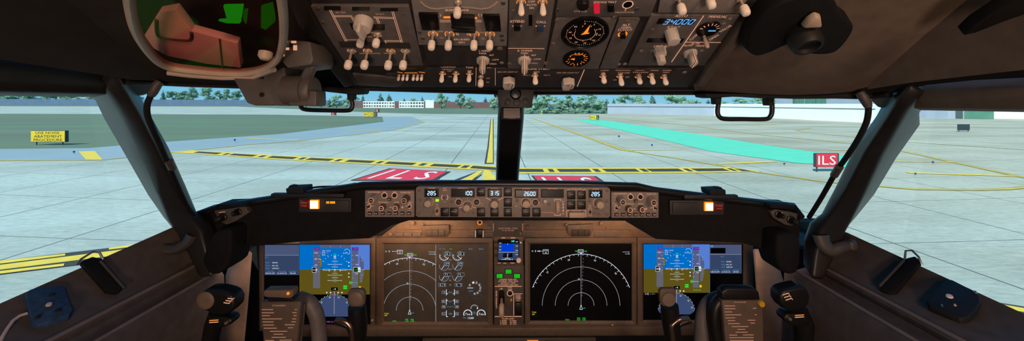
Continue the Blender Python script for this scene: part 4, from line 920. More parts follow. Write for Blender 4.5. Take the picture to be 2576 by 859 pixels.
d.text('DN', 1416.5, 507.5, 2.6, 'legend', 6); d.text('UP', 1416.5, 538, 2.6, 'legend', 6); d.line(1416.5, 512, 1416.5, 533, .9, 'legend'); d.poly([(1414.5, 515), (1418.5, 515), (1416.5, 511)], 'legend'); d.poly([(1414.5, 530), (1418.5, 530), (1416.5, 534)], 'legend'); d.line(1413.5, 522.5, 1419.5, 522.5, .9, 'legend')
for x0, x1 in ((1427, 1434), (1464, 1473)): d.line(x0, 479, x1, 476, .9, 'legend')
d.pline([(1425.5, 547), (1425.5, 530), (1432, 530)], 1.1, 'legend'); d.pline([(1473.5, 547), (1473.5, 530), (1467, 530)], 1.1, 'legend'); d.text('DISENGAGE', 1449.5, 530, 2.6, 'legend', 26)
d.disc(1298.5, 519, 1.1, 'legend'); d.put('lettering', mcp)
knob(mcp, MF, 1080, 508.5, 9.2, .018, 'knob_tan', 'course_knob'); knob(mcp, MF, 1505.5, 511.5, 10, .018, 'knob_tan', 'course_knob'); knob(mcp, MF, 1244.5, 509.5, 10, .020, 'knob_tan', 'heading_knob'); knob(mcp, MF, 1323, 510, 9.6, .016, 'knob_tan', 'altitude_knob')
knob(mcp, MF, 1176.5, 518, 9.2, .020, 'knob_tan', 'speed_knob', flute=.12, k=8)
for x, y in ((1154, 509), (1199, 509), (1347, 510)): knob(mcp, MF, x, y, 6.2, .006, 'yoke_black', 'push_knob', flute=0)
knob(mcp, MF, 1371, 505.5, 5, .006, 'knob_cream', 'push_knob', flute=0)
for x, y, t_ in ((1119.6, 533.5, 'N1'), (1143, 533.5, 'SPEED'), (1210.5, 483, 'VNAV'), (1210.5, 533.6, 'LVL CHG'), (1244.2, 533.6, 'HDG SEL'), (1277.7, 483, 'LNAV'), (1277.7, 509, 'VOR LOC'), (1277.7, 533.6, 'APP'), (1323, 534, 'ALT HLD'), (1349.6, 534, 'V/S'), (1436.5, 490.7, 'CMD'), (1462.7, 490.7, 'CMD'), (1436.5, 515.5, 'CWS'), (1462.7, 515.5, 'CWS')):
    button(mcp, MF, x, y, 20, 20.5, .005, text=t_, th=2.6, tw=min(13, 3.2 * len(t_)))
o = button(mcp, MF, 1100, 504.5, 8, 5.5, .003, name='arm_light'); o.data.materials[0] = PAL['greenlamp']
toggle(mcp, MF, 1119, 497, .008, .0026, .006, 'flat', m='knob_brown'); toggle(mcp, MF, 1100.3, 529.5, .007, .0024, .006, 'flat', m='yoke_black'); toggle(mcp, MF, 1483.8, 532, .007, .0024, .006, 'flat', m='yoke_black')
b = MB(); kk = .785 / 900; b.lathe([(17.5 * kk, -4.2 * kk), (18.5 * kk, -3 * kk), (18.5 * kk, 3 * kk), (17.5 * kk, 4.2 * kk)], 40, flute=.03, k=20)
put('thumb_wheel', b.mesh('thumb_wheel', 'knob_tan'), mcp, MF.at(1402.5, 522, -.008) @ Matrix.Rotation(PI / 2, 4, 'Y'))
put('disengage_bar', pbox(MF, 1431, 533, 1470, 546.5, 0, .007).mesh('disengage_bar', 'knob_tan', bevel=.001), mcp, MF.M)

# ---- the two small panels either side of it
def efis(side, x0, y0, x1, y1, X):
    EF = VF(.80, (x0 + x1) / 2, (y0 + y1) / 2)
    t = thing('display_control_panel', f'small panel of knobs and seven buttons {side} of the autopilot panel', 'control panel', P((x0 + x1) / 2, (y0 + y1) / 2, .80))
    put('body', prismY([(x0, y0), (x1, y0), (x1, y1), (x0, y1)], .80, .87).mesh('body', 'mcp_grey', bevel=.001), t)
    L = side == 'left'; yb = y0 + 57 if L else y0 + 56
    knob(t, EF, X['mins'], y0 + 17.5, 8.5, .026, 'knob_tan', 'minimums_knob', face='legend_dim'); knob(t, EF, X['baro'], y0 + 19, 8.5, .024, 'knob_brown' if L else 'knob_tan', 'pressure_knob', face='legend_dim')
    knob(t, EF, X['mode'], y0 + 40.5, 7.6, .014, 'knob_brown', 'mode_knob', face='legend'); knob(t, EF, X['range'], y0 + 40.5, 7.6, .012, 'knob_brown', 'range_knob', face='legend')
    for x in X['circ']: knob(t, EF, x, y0 + 12, 5.2, .004, 'yoke_black', 'push_knob', flute=0)
    button(t, EF, X['small'], y0 + 22, 8.5, 7, .003, 'overhead_dark', 'CTR', 2.6, col='legend', tw=5)
    for x, tt in zip(X['btn'], ('WXR', 'STA', 'WPT', 'ARPT', 'DATA', 'POS', 'TERR')): button(t, EF, x, yb, 9.5, 8, .003, 'overhead_dark', tt, 3.0, col='legend', tw=7)
    for x in X['sw']: toggle(t, EF, x, y0 + 39, .006, .0030, .005, 'flat', m='yoke_black')
    d = Draw(EF)
    for x in X['circ']: d.arc(x, y0 + 12, 6.6, 0, 360, 1.5, 'legend')
    d.text('RADIO MINS BARO', X['mins'] - (3 if L else -3), y0 + 3.6, 3, 'legend', 32); d.text('FPV', X['circ'][0], y0 + 3.3, 2.6, 'legend', 7); d.text('MTRS', X['circ'][1], y0 + 3.3, 2.6, 'legend', 9); d.text('IN BARO HPA', X['baro'] - (3 if L else -4), y0 + 4.5, 3, 'legend', 25)
    for i, x in enumerate(X['sw']):
        d.arc(x, y0 + 36.5, 3.4, 0, 180, 1.1, 'legend'); d.arc(x, y0 + 41.5, 3.4, 180, 360, 1.1, 'legend'); d.line(x - 3.4, y0 + 36.5, x - 3.4, y0 + 41.5, 1.1, 'legend'); d.line(x + 3.4, y0 + 36.5, x + 3.4, y0 + 41.5, 1.1, 'legend')
        d.text('VOR %d' % (i + 1), x - (2 if i == 0 else -2), y0 + 29.5, 2.8, 'legend', 11); d.text('ADF %d' % (i + 1), x, y0 + 49.5, 2.8, 'legend_dim', 13); d.text('OFF', x + (8 if i == 0 else -8), y0 + 39, 2.6, 'legend', 6)
    d.text('APP VOR MAP PLN', X['mode'], y0 + 29.5, 3, 'legend', 26); d.text('RANGE', X['range'], y0 + 29, 2.6, 'legend', 12); d.line(X['range'] - 18, y0 + 42, X['range'] - 13, y0 + 42, 1.1, 'legend'); d.line(X['range'] + 11, y0 + 42, X['range'] + 17, y0 + 42, 1.1, 'legend'); d.line(X['range'] + 14, y0 + 39, X['range'] + 14, y0 + 45, 1.1, 'legend')
    d.put('lettering', t)
efis('left', 918, 480, 1042, 547, dict(mins=945, baro=1024, circ=(967.5, 992.8), small=980, sw=(929, 1031), mode=965, range=998.5, btn=(931, 946.5, 963.5, 980, 996.8, 1013, 1029)))
efis('right', 1538, 484, 1657, 549, dict(mins=1558, baro=1634, circ=(1586, 1610.8), small=1598.8, sw=(1549.6, 1646.6), mode=1580, range=1611, btn=(1550.7, 1567, 1582.7, 1598, 1614, 1630, 1645)))

# ================================================================ main instrument panel
PY = 1.06
IF = VF(PY, 1288, 700)
mip = thing('instrument_panel', 'brown main instrument panel under the hood', 'instrument panel', P(1288, 700, PY))
put('panel_sheet', prismY([(640, 560), (1935, 560), (1925, 700), (1905, 838), (660, 838)], PY + .012, PY + .04).mesh('panel_sheet', 'black_matt', bevel=.002), mip)
put('lower_lip', prismY([(655, 828), (1905, 824), (1895, 846), (665, 850)], PY - .02, PY + .03).mesh('lower_lip', 'bezel_brown', bevel=.004), mip)
put('upper_strip', prismY([(955, 598), (995, 568), (1035, 545), (1560, 545), (1600, 570), (1650, 604), (1650, 606), (955, 606)], PY + .006, PY + .02).mesh('upper_strip', 'panel_brown', bevel=.002), mip)
put('step', pbox(IF, 1000, 580, 1590, 604, -.008, -.002).mesh('step', 'panel_brown', bevel=.001), mip, IF.M)
put('centre_plate', pbox(IF, 1242, 552, 1316, 598, -.006, .003).mesh('centre_plate', 'panel_grey', bevel=.001), mip, IF.M)
put('centre_plate_top', pbox(IF, 1244, 553, 1314, 578, .003, .006).mesh('centre_plate_top', 'overhead_grey', bevel=.001), mip, IF.M)
for pts in ([(1061, 568), (1130, 566), (1131, 585), (1122, 594), (1070, 595), (1061, 588)], [(1426, 566), (1492, 564), (1492, 580), (1484, 594), (1438, 595), (1427, 584)]):
    put('switch_plate', MB().prism([IF.l(*p) for p in pts], -.004, .004).mesh('switch_plate', 'bezel_brown', bevel=.001), mip, IF.M)
for x in (1080, 1095.5, 1112): button(mip, IF, x, 584.5, 15, 14.5, .008, 'panel_grey', name='annunciator')
for x in (1445, 1460, 1476): button(mip, IF, x, 584.5, 14.6, 14.5, .008, 'overhead_dark', name='annunciator')
for x in (1005, 1026, 1049): button(mip, IF, x, 590.5, 20, 9.5, .003, 'overhead_grey', 'BRAKE', 2.6, name='annunciator', tw=11)
for x0, x1 in ((1176, 1240), (1322, 1343), (1496, 1561)): button(mip, IF, (x0 + x1) / 2, 591.5, x1 - x0, 11, .001, 'overhead_grey', name='blank_plate')
b = MB(); q = [IF.l(*p) for p in ((1198, 577), (1214, 577), (1214, 596), (1198, 596))]
put('selector_slot', pbox(IF, 1198.5, 577, 1213.5, 596, -.002, .008).mesh('selector_slot', 'yoke_black', bevel=.001), mip, IF.M)
d = Draw(IF, .0085); d.line(1197, 578, 1197, 595, 2, 'legend'); d.line(1216, 578, 1216, 595, 2, 'legend'); d.text('NOSE WHEEL STEER', 1278, 572.6, 3.4, 'legend_dim', 48); d.text('N1 SET SPD REF', 1278, 578, 3, 'legend_dim', 30)
d.arc(1207.6, 558, 5.4, 0, 360, 2.2, 'orange'); d.text('TEST', 1084, 571.5, 3, 'legend_dim', 8); d.text('TEST', 1450, 571, 3, 'legend_dim', 8); d.line(1242, 560, 1242, 579, 1.4, 'legend_dim'); d.line(1314.5, 560, 1314.5, 579, 1.4, 'legend_dim'); d.put('lettering', mip)
knob(mip, IF, 1207.6, 558, 3.6, .008, 'yoke_black', 'push_knob', flute=0, w=-.002)
for x, y, r in ((1038, 562, 5.5), (1062, 565, 4), (1230, 573, 5), (1327, 573, 5), (1514, 563, 6), (1528, 573, 3), (1425, 566, 4), (1096, 570.5, 3.6), (1462, 570.5, 3.2), (982, 590, 5), (1310, 588, 4)): screw(mip, IF, x, y, r, w=.002)

# ---- big display units
def du(label, bx, sx, mt='screen_black', y=(598, 831), sy=(615, 808)):
    """outer bezel bx (x0, x1), lit glass sx (x0, x1)"""
    t = thing('display_unit', label, 'display', P((bx[0] + bx[1]) / 2, 715, PY))
    b = MB(); o_ = [IF.l(bx[0], y[1]), IF.l(bx[1], y[1]), IF.l(bx[1], y[0]), IF.l(bx[0], y[0])]; i_ = [IF.l(sx[0], sy[1]), IF.l(sx[1], sy[1]), IF.l(sx[1], sy[0]), IF.l(sx[0], sy[0])]
    e = .006; m_ = [(i_[0][0] - e, i_[0][1] - e), (i_[1][0] + e, i_[1][1] - e), (i_[2][0] + e, i_[2][1] + e), (i_[3][0] - e, i_[3][1] + e)]
    rg = [[(*p, -.02) for p in o_], [(*p, .006) for p in o_], [(p[0] * 1, p[1], .007) for p in m_], [(*p, .001) for p in i_], [(*p, -.01) for p in i_]]
    b.loft(rg, closed=True, caps=False); put('bezel', b.mesh('bezel', 'bezel_brown', bevel=.0012), t, IF.M)
    s_ = put('screen', pbox(IF, sx[0] - 1, sy[0] - 1, sx[1] + 1, sy[1] + 1, -.01, .0012).mesh('screen', mt), t, IF.M)
    return t, s_
class ZD(Draw):
    """marks measured in an enlarged view of one screen: zoom factor and its corner"""
    def __init__(s, fr, w, k, ox, oy, tx=None): super().__init__(fr, w); s.k, s.ox, s.oy, s.tx = k, ox, oy, tx
    def z(s, x, y):
        x, y = x / s.k + s.ox, y / s.k + s.oy
        return s.tx(x, y) if s.tx else (x, y)
    def l(s, x, y): return s.fr.l(*s.z(x, y))
    def line(s, x0, y0, x1, y1, wd, m, dz=0.0002): s.b.line(*s.l(x0, y0), *s.l(x1, y1), wd * PY / F / s.k, s.w + dz, PI_[m])
    def arc(s, cx, cy, r, a0, a1, wd, m, n=48, dz=0.0002):
        q = PY / F / s.k; s.b.ring(*s.l(cx, cy), (r - wd / 2) * q, (r + wd / 2) * q, s.w + dz, PI_[m], math.radians(a0), math.radians(a1), n)
    def disc(s, cx, cy, r, m, dz=0.0002, n=14):
        q = PY / F / s.k; c = s.l(cx, cy); s.b.flat([(c[0] + r * q * math.cos(2 * PI * i / n), c[1] + r * q * math.sin(2 * PI * i / n)) for i in range(n)], s.w + dz, PI_[m])
    def text(s, t, cx, cy, h, m, wd=None, al='C', rot=0.0, dz=0.0004): q = PY / F / s.k; s.b.text(t, *s.l(cx, cy), h * q, s.w + dz, PI_[m], None if wd is None else wd * q, al, rot)

SW = .0016
def pfd(par, tx=None, ndclip=True):
    z = ZD(IF, SW, 3.194, 480, 590, tx)
    z.rect(875, 83, 1440, 284, 'sky'); z.rect(875, 284, 1440, 482, 'earth')
    z.rect(875, 83, 990, 284, 'sky', .0001)
    z.rect(1042, 83, 1288, 110, 'tape', .0001); z.rect(1288, 83, 1440, 284, 'skyhaze', .0001)  # paler right part paints a reflection on the glass into the display
    z.rect(985, 125, 1042, 284, 'tape', .0002); z.rect(985, 284, 1042, 432, 'tape2', .0002); z.rect(1294, 125, 1346, 284, 'tape', .0002); z.rect(1294, 284, 1346, 440, 'tape2', .0002)
    z.poly([(1358, 180), (1372, 180), (1392, 230), (1392, 284), (1358, 284)], 'tape', .0002); z.poly([(1358, 284), (1392, 284), (1392, 330), (1372, 388), (1358, 388)], 'tape2', .0002)
    z.rect(992, 104, 1037, 125, 'purple', .0003); z.text('100', 1014, 114, 13, 'magenta', 34); z.rect(1297, 104, 1350, 126, 'purple', .0003); z.text('7000', 1326, 115, 13, 'magenta', 42)
    z.line(1060, 284, 1398, 284, 2.5, 'white')
    for x0, x1 in ((1068, 1116), (1203, 1250)): z.rect(x0, 279, x1, 289, 'white', .0003); z.rect(x0 + 3, 281.5, x1 - 3, 286.5, 'black', .0004)
    z.line(1115, 283, 1115, 297, 5, 'white', .0003); z.line(1203, 283, 1203, 297, 5, 'white', .0003); z.rect(1154, 279, 1165, 290, 'white', .0003)
    for y, hw, e in ((205, 12, 0), (216, 24, 0), (228, 12, 0), (240, 54, 1), (252, 12, 0), (262, 24, 0), (300, 12, 0), (312, 20, 0), (327, 54, 1), (338, 12, 0), (348, 26, 0), (360, 12, 0), (370, 54, 1), (381, 14, 0)):
        z.line(1160 - hw, y, 1160 + hw, y, 2.4, 'dim' if hw < 20 else 'white')
        if e: z.disc(1160 - hw, y, 4.5, 'dim'); z.disc(1160 + hw, y, 4.5, 'dim')
    for a, l_ in ((90, 0), (60, 16), (45, 10), (30, 12), (120, 16), (135, 10), (150, 12), (75, 8), (105, 8)):
        ca, sa = math.cos(math.radians(a)), math.sin(math.radians(a))
        if l_: z.line(1160 + 102 * ca, 270 - 102 * sa, 1160 + (102 + l_) * ca, 270 - (102 + l_) * sa, 2.6, 'white')
    for a, b_, c in (((1160, 186), (1150, 172), (1170, 172)), ((1160, 176), (1151, 192), (1169, 192))): z.line(*a, *b_, 2.6, 'white'); z.line(*b_, *c, 2.6, 'white'); z.line(*c, *a, 2.6, 'white')
    z.text('FD', 1162, 160, 15, 'green', 20); z.text('ILS', 1071, 163, 12, 'white', 24); z.text('IDK 110.30', 1092, 131, 9, 'white', 66); z.text('DME', 1070, 146, 9, 'white', 24); z.text('---', 1100, 146, 3, 'dim', 18)
    z.arc(1256, 142, 24, -40, 150, 2.4, 'white'); z.line(1250, 140, 1270, 160, 3, 'white'); z.text('0.0', 1238, 150, 10, 'white', 24)
    for x in (1124, 1205): z.line(x, 88, x, 108, 2.4, 'dim')
    for i, y in enumerate((148, 172, 197, 221, 246, 270, 295, 320)): z.line(1026, y, 1036, y, 2.4, 'white')
    for y, t_ in ((148, '100'), (197, '80'), (246, '60')): z.text(t_, 1008, y, 11, 'white', 10 * len(t_))
    z.line(1036, 148, 1052, 142, 2, 'magenta'); z.line(1036, 148, 1052, 156, 2, 'magenta')
    z.rect(1041, 194, 1055, 264, 'black', .0003)
    for y in range(200, 262, 9): z.rect(1043, y, 1053, y + 4, 'amber', .0004)
    z.line(1030, 196, 1050, 200, 5, 'amber', .0004)
    z.rect(977, 262, 1010, 306, 'white', .0003); z.rect(979.5, 264.5, 1008, 303.5, 'black', .0004); z.text('45', 995, 284, 18, 'white', 24); z.poly([(1008, 274), (1022, 284), (1008, 294)], 'white', .0004); z.text('2', 1008, 298, 12, 'white', 8); z.line(1018, 300, 1030, 302, 2, 'white')
    for y in (168, 204, 241, 315, 351, 388): z.line(1296, y, 1306, y, 2.2, 'white')
    for y, t_ in ((168, '400'), (241, '200'), (315, '000')): z.text(t_, 1336, y, 9, 'white', 22)
    z.rect(1308, 264, 1366, 303, 'white', .0003); z.rect(1310.5, 266.5, 1344, 300.5, 'black', .0004); z.text('10', 1327, 284, 18, 'green', 20); z.text('480', 1352, 288, 12, 'black', 22)
    for y in (188, 210, 325, 352, 374): z.text('-', 1372, y, 3, 'white', 9); z.line(1376, y - 5, 1376, y + 5, 2.2, 'white')
    for y in (225, 254, 313, 342): z.disc(1272, y, 5.5, 'white')
    z.line(1280, 375, 1280, 400, 6, 'green'); z.line(1280, 388, 1346, 388, 5, 'green'); z.arc(1286, 388, 10, -90, 90, 3, 'green')
    z.rect(1228, 410, 1258, 422, 'green', .0003); z.rect(1228, 426, 1258, 438, 'green', .0003); z.rect(1352, 417, 1370, 437, 'amber', .0003)
    z.rect(1130, 426, 1183, 451, 'black', .0003); z.text('-4', 1156, 438, 13, 'white', 26); z.line(1156, 458, 1156, 476, 3, 'white')
    for x in (1095, 1126, 1187, 1217): z.disc(x, 467, 6, 'white')
    if tx: z.text('29.92 IN', 1330, 459, 10, 'green', 60)
    # heading arc below
    q = [(1155 + 150 * math.cos(math.radians(a)), 638 - 150 * math.sin(math.radians(a))) for a in range(0, 181, 6)]
    z.poly(q + [(1030, 660), (1270, 660)], 'ndfill', .0001)
    for a in range(5, 180, 5):
        l_ = 10 if a % 10 == 0 else 6; ca, sa = math.cos(math.radians(a)), math.sin(math.radians(a)); z.line(1155 + 150 * ca, 638 - 150 * sa, 1155 + (150 + l_) * ca, 638 - (150 + l_) * sa, 3.4, 'white')
    for a, t_ in ((165, '28'), (138, '29'), (105, '30'), (75, '32'), (42, '33'), (15, '34')): z.text(t_, 1155 + 137 * math.cos(math.radians(a)), 638 - 137 * math.sin(math.radians(a)), 12, 'white', 15, rot=math.radians(a - 90))
    z.line(1155, 492, 1155, 640, 4, 'dim'); z.poly([(1148, 482), (1164, 482), (1156, 498)], 'magenta', .0003)
    z.text('GS', 893, 491, 9, 'white', 14); z.text('0', 912, 491, 16, 'white', 10); z.text('---/--', 950, 491, 7, 'white', 44)
    z.text('VSD 312', 1125, 702, 11, 'magenta', 64)
    z.put('symbology', par)
def status(par, zb, tx=None, right=False):
    x0, y0, x1, y1 = zb; d = Draw(IF, SW)
    d.rect(x0, y0, x1, y1, 'block'); d.rect(x0, y0, x1, y0 + (y1 - y0) * .34, 'block2', .0001); d.frame(x0 + .5, y0 + .5, x1 - .5, y1 - .5, .8, 'tape'); d.line(x0, y0 + (y1 - y0) * .34, x1, y0 + (y1 - y0) * .34, .8, 'dim')
    W = x1 - x0; Hh = y1 - y0; f = lambda u, v: (x0 + W * u, y0 + Hh * v)
    if right: d.rect(*f(.01, .11), *f(.49, .30), 'black', .0002); d.rect(*f(0, .02), *f(.1, .08), 'cyan', .0002)
    o_ = .33 if right else 0
    for u, v, t_, c, w in ((.06 + o_, .41, 'FLT', 'cyan', .1), (.08 + o_, .59, 'MACH', 'cyan', .12), (.09 + o_, .69, 'TRACK', 'cyan', .15), (.08 + o_, .78, 'GATE', 'cyan', .12), (.30 + o_ * .9, .59, '0000', 'white', .16), (.30 + o_ * .9, .69, 'AK-45', 'white', .18), (.32 + o_ * .9, .78, 'N875SC', 'white', .2)):
        d.text(t_, *f(u, v), 3.1, c, w * W)
    for u, t_ in ((.17, 'UTC TIME'), (.52, 'DATE'), (.82, 'ELAPSED')): d.text(t_, *f(u, .885), 2.6, 'cyan', .2 * W)
    for u, t_, w in ((.16, '18:53:29', .27), (.5, '22 AUG 25', .27), (.82, '00:00', .17)): d.text(t_, *f(u, .945), 3.4, 'white', w * W)
    d.put('status_block', par)

t, s1 = du('left outer screen with blue sky and brown ground horizon', (655, 946), (665.5, 931.5), sy=(616, 818)); pfd(s1); status(s1, (667, 616.6, 753, 691.8))
MX = lambda x, y: ((x - 754) / (931 - 754) * (1785 - 1618.6) + 1618.6, (y - 616.6) / (740 - 616.6) * (736 - 615.7) + 615.7)
t, s4 = du('right outer screen with horizon display, left of the right yoke', (1602, 1892), (1618, 1868), sy=(615.5, 805)); pfd(s4, MX); status(s4, (1785.5, 616, 1864.5, 688), right=True)
z = Draw(IF, SW); z.line(1785, 690, 1785, 736, .8, 'tape'); z.put('divider', s4)

def nd(par, k, ox, oy, cx, cy, radii, x0, x1, hx, hy, sy, big):
    z = ZD(IF, SW, k, ox, oy)
    for i, r in enumerate(radii):
        if i < 3:
            a = 0 if x1 - cx >= r else math.degrees(math.acos((x1 - cx) / r)); a2 = 180 if cx - x0 >= r else 180 - math.degrees(math.acos((cx - x0) / r))
            z.arc(cx, cy, r, a, a2, 3, 'dim')
        else:
            a = math.degrees(math.acos(min(1, (x1 - cx) / r))); a2 = 180 - math.degrees(math.acos(min(1, (cx - x0) / r))); 
            if big: a, a2 = 20.5, 159.5
            z.arc(cx, cy, r, a, a2, 3.6, 'white', 64)
            for q in range(0, 181, 5):
                g = q + 3
                if a <= g <= a2:
                    l_ = 16 if (q % 10 == 0) else 9; ca, sa = math.cos(math.radians(g)), math.sin(math.radians(g)); z.line(cx + (r - l_) * ca, cy - (r - l_) * sa, cx + r * ca, cy - r * sa, 2.8, 'white')
            for g, t_ in ((105, '30'), (73, '33'), (135, '27'), (43, '36')):
                if a <= g <= a2: z.text(t_, cx + (r - 32) * math.cos(math.radians(g)), cy - (r - 32) * math.sin(math.radians(g)), 13, 'white', 17, rot=math.radians(g - 90))
    top_ = cy - radii[3]
    z.line(cx, top_, cx, cy, 3, 'dim'); z.frame = None
    for a, b_ in (((hx - 20, hy - 11), (hx + 20, hy - 11)), ((hx - 20, hy - 11), (hx - 20, hy + 11)), ((hx + 20, hy - 11), (hx + 20, hy + 11)), ((hx - 20, hy + 11), (hx + 20, hy + 11))): z.line(*a, *b_, 2.6, 'white')
    z.text('312', hx, hy, 14, 'white', 31); z.text('TRK', hx - 33, hy + 1, 10, 'green', 20); z.text('MAG', hx + 37, hy + 1, 10, 'green', 22)
    z.poly([(cx + 8, top_ - 4), (cx + 30, top_ - 4), (cx + 20, top_ + 8)], 'magenta', .0003); z.poly([(cx - 8, top_ - 8), (cx + 8, top_ - 8), (cx, top_ + 4)], 'white', .0004)
    for i in range(12): z.line(cx + 16 - i * .8, top_ + 30 + i * 25, cx + 15.5 - i * .8, top_ + 40 + i * 25, 2, 'dim')
    for a, b_ in (((cx - 11, cy + 28), (cx + 11, cy + 28)), ((cx - 11, cy + 28), (cx, cy - 2)), ((cx + 11, cy + 28), (cx, cy - 2)), ((cx - 5, cy - 2), (cx + 5, cy - 2))): z.line(*a, *b_, 3, 'white')
    z.text('VOR', cx + 23, cy + 18, 8, 'cyan', 20); z.text('20', cx - 17, cy - radii[1] - 6, 11, 'white', 15)
    return z
t, s2 = du('left inner screen with arcs and round engine dials', (948, 1240), (967, 1226), 'screen_dusty', sy=(614.5, 809.5))
z = nd(s2, 2.9725, 930, 570, 300, 628, (100, 197, 296, 393), 110, 495, 303, 212, 133, False)
z.line(495, 136, 495, 710, 3.5, 'dim')
z.text('GS', 124, 186, 9, 'white', 12); z.text('0', 148, 186, 15, 'white', 9); z.line(168, 186, 206, 186, 2, 'white'); z.disc(174, 186, 3, 'white')
for a in ((207, 177, 247, 177), (247, 177, 247, 204), (247, 204, 207, 204), (207, 204, 207, 177)): z.line(*a, 2.4, 'white')
z.text('RANGE', 227, 184, 7, 'white', 30); z.text('40', 227, 196, 10, 'white', 13)
for y, t_ in ((190, 'L'), (207, 'R')): z.line(442, y, 482, y, 2, 'white'); z.text(t_, 488, y, 10, 'white', 7)
z.text('TCAS', 127, 651, 10, 'amber', 32); z.text('OFF', 122, 665, 10, 'amber', 22); z.text('VOR L', 188, 707, 9, 'green', 32)
for x in (279, 320): z.text('RNP', x, 695, 9, 'green', 22); z.text('1.00', x, 707, 9, 'green', 26)
# engine columns
z.text('TAT +35c', 542, 168, 9, 'cyan', 50); z.line(597, 168, 617, 168, 2.5, 'green')
for cx, v1 in ((557, '20.2'), (656, '20.1')):
    z.arc(cx, 220, 34, 160, 345, 3, 'white'); z.rect(cx - 1, 194, cx + 53, 218, 'dim', .0003); z.rect(cx + 1, 196, cx + 51, 216, 'black', .0004); z.text(v1, cx + 26, 206, 15, 'white', 42); z.line(cx, 220, cx + 30, 245, 3.4, 'white'); z.line(cx + 8, 188, cx + 34, 188, 2.4, 'green')
    for a in (170, 200, 230, 260, 290, 320): z.disc(cx + 27 * math.cos(math.radians(a)), 220 - 27 * math.sin(math.radians(a)), 2.6, 'white')
    for cy, v in ((293, '599'), (375, '70.2')):
        q = [(cx, cy)] + [(cx + 33 * math.cos(math.radians(a)), cy - 33 * math.sin(math.radians(a))) for a in range(235, 361, 9)]
        z.poly(q, 'faint', .0001); z.arc(cx, cy, 35, 165, 360, 2.6, 'dim'); z.line(cx, cy, cx - 20, cy + 29, 3.2, 'white'); z.line(cx, cy, cx + 35, cy, 2, 'dim'); z.rect(cx - 1, cy - 28, cx + 52 - (9 if v == '599' else 0), cy - 3, 'dim', .0003); z.rect(cx + 1, cy - 26, cx + 50 - (9 if v == '599' else 0), cy - 5, 'black', .0004); z.text(v, cx + 25 - (4 if v == '599' else 0), cy - 15.5, 15, 'white', 38 if v != '599' else 32)
for x0 in (516, 638): z.rect(x0, 425, x0 + 55, 449, 'dim', .0003); z.rect(x0 + 2, 427, x0 + 53, 447, 'black', .0004); z.text('0.73', x0 + 28, 437, 15, 'white', 40)
for y, t_ in ((250, 'N1'), (320, 'EGT'), (403, 'N2'), (437, 'FF')): z.text(t_, 604, y, 9, 'dim', 8 * len(t_))
for y0, y1, cy, t_, v in ((470, 515, 492, 'OIL P', '42'), (540, 585, 560, 'OIL T', '82'), (628, 676, 653, 'VIB', '0.2')):
    for sx, bx in ((574, 555), (634, 653)):
        z.line(sx, y0, sx, y1, 4, 'white'); z.rect(bx - 15, cy - 11, bx + 13, cy + 11, 'dim', .0003); z.rect(bx - 13, cy - 9, bx + 11, cy + 9, 'black', .0004); z.text(v, bx - 1, cy, 11, 'white', 17)
        yy = {492: 502, 560: 553, 653: 674}[cy]; sg = 1 if sx < 600 else -1; z.line(sx, yy, sx + 12 * sg, yy, 4, 'white')
    z.text(t_, 604, cy, 12, 'cyan', 26)
for bx in (555, 653): z.rect(bx - 15, 590, bx + 13, 612, 'dim', .0003); z.rect(bx - 13, 592, bx + 11, 610, 'black', .0004); z.text('78', bx - 1, 601, 11, 'white', 17)
z.text('OIL QTY %', 604, 601, 9, 'cyan', 52)
z.text('ENG 1', 758, 168, 10, 'cyan', 34); z.text('ENG 2', 835, 168, 10, 'cyan', 34)
for x0, x1 in ((726, 795), (806, 870)):
    for j in range(5): 
        for a in ((x0, 177 + j * 25, x1, 177 + j * 25), (x0, 199 + j * 25, x1, 199 + j * 25), (x0, 177 + j * 25, x0, 199 + j * 25), (x1, 177 + j * 25, x1, 199 + j * 25)): z.line(*a, 1.6, 'faint')
z.arc(786, 460, 54, 0, 360, 2.4, 'faint'); z.disc(786, 460, 5, 'faint')
for a, t_ in ((150, 'UP'), (105, '1'), (72, '2'), (35, '5'), (5, '10'), (-25, '15'), (-58, '25'), (-92, '40')): z.text(t_, 786 + 42 * math.cos(math.radians(a)), 460 - 42 * math.sin(math.radians(a)), 14, 'white', 16, rot=math.radians(a - 90) if a > -60 else 0)
z.text('FLAPS', 758, 482, 10, 'cyan', 32); z.line(730, 460, 774, 460, 4, 'white')
for a in ((724, 518, 782, 518), (724, 541, 782, 541), (724, 518, 724, 541), (782, 518, 782, 541), (787, 515, 842, 515), (787, 540, 842, 540), (842, 515, 842, 540), (787, 515, 787, 540)): z.line(*a, 1.8, 'faint')
for cx in (734, 834): z.arc(cx, 654, 30, -20, 205, 6, 'white'); z.text('7', cx - 13, 655, 17, 'white', 11); z.text('840', cx + 8, 657, 12, 'white', 24)
for a in range(0, 181, 20): z.line(783 + 22 * math.cos(math.radians(a)), 612 - 22 * math.sin(math.radians(a)), 783 + 29 * math.cos(math.radians(a)), 612 - 29 * math.sin(math.radians(a)), 3, 'white')
z.text('C', 783, 592, 10, 'cyan', 14); z.text('FUEL', 783, 641, 9, 'cyan', 24); z.text('LB', 783, 653, 9, 'cyan', 12); z.disc(806, 612, 5, 'white'); z.text('TOTAL', 709, 683, 9, 'cyan', 28); z.text('15680', 757, 684, 15, 'white', 44)
z.put('symbology', s2)
t3, s3 = du('right inner screen with four white range arcs on black', (1320, 1600), (1334, 1588.5), sy=(614.5, 806.5))
z = nd(s3, 2.9725, 1230, 570, 688, 592, (97, 193, 290, 386), 310, 1065, 685, 184, 133, True)
z.text('GS', 325, 184, 9, 'white', 12); z.text('0', 348, 184, 15, 'white', 9); z.text('---', 373, 184, 8, 'white', 20); z.line(384, 184, 404, 184, 2, 'white')
for a in ((404, 173, 444, 173), (444, 173, 444, 204), (444, 204, 404, 204), (404, 204, 404, 173)): z.line(*a, 2.4, 'white')
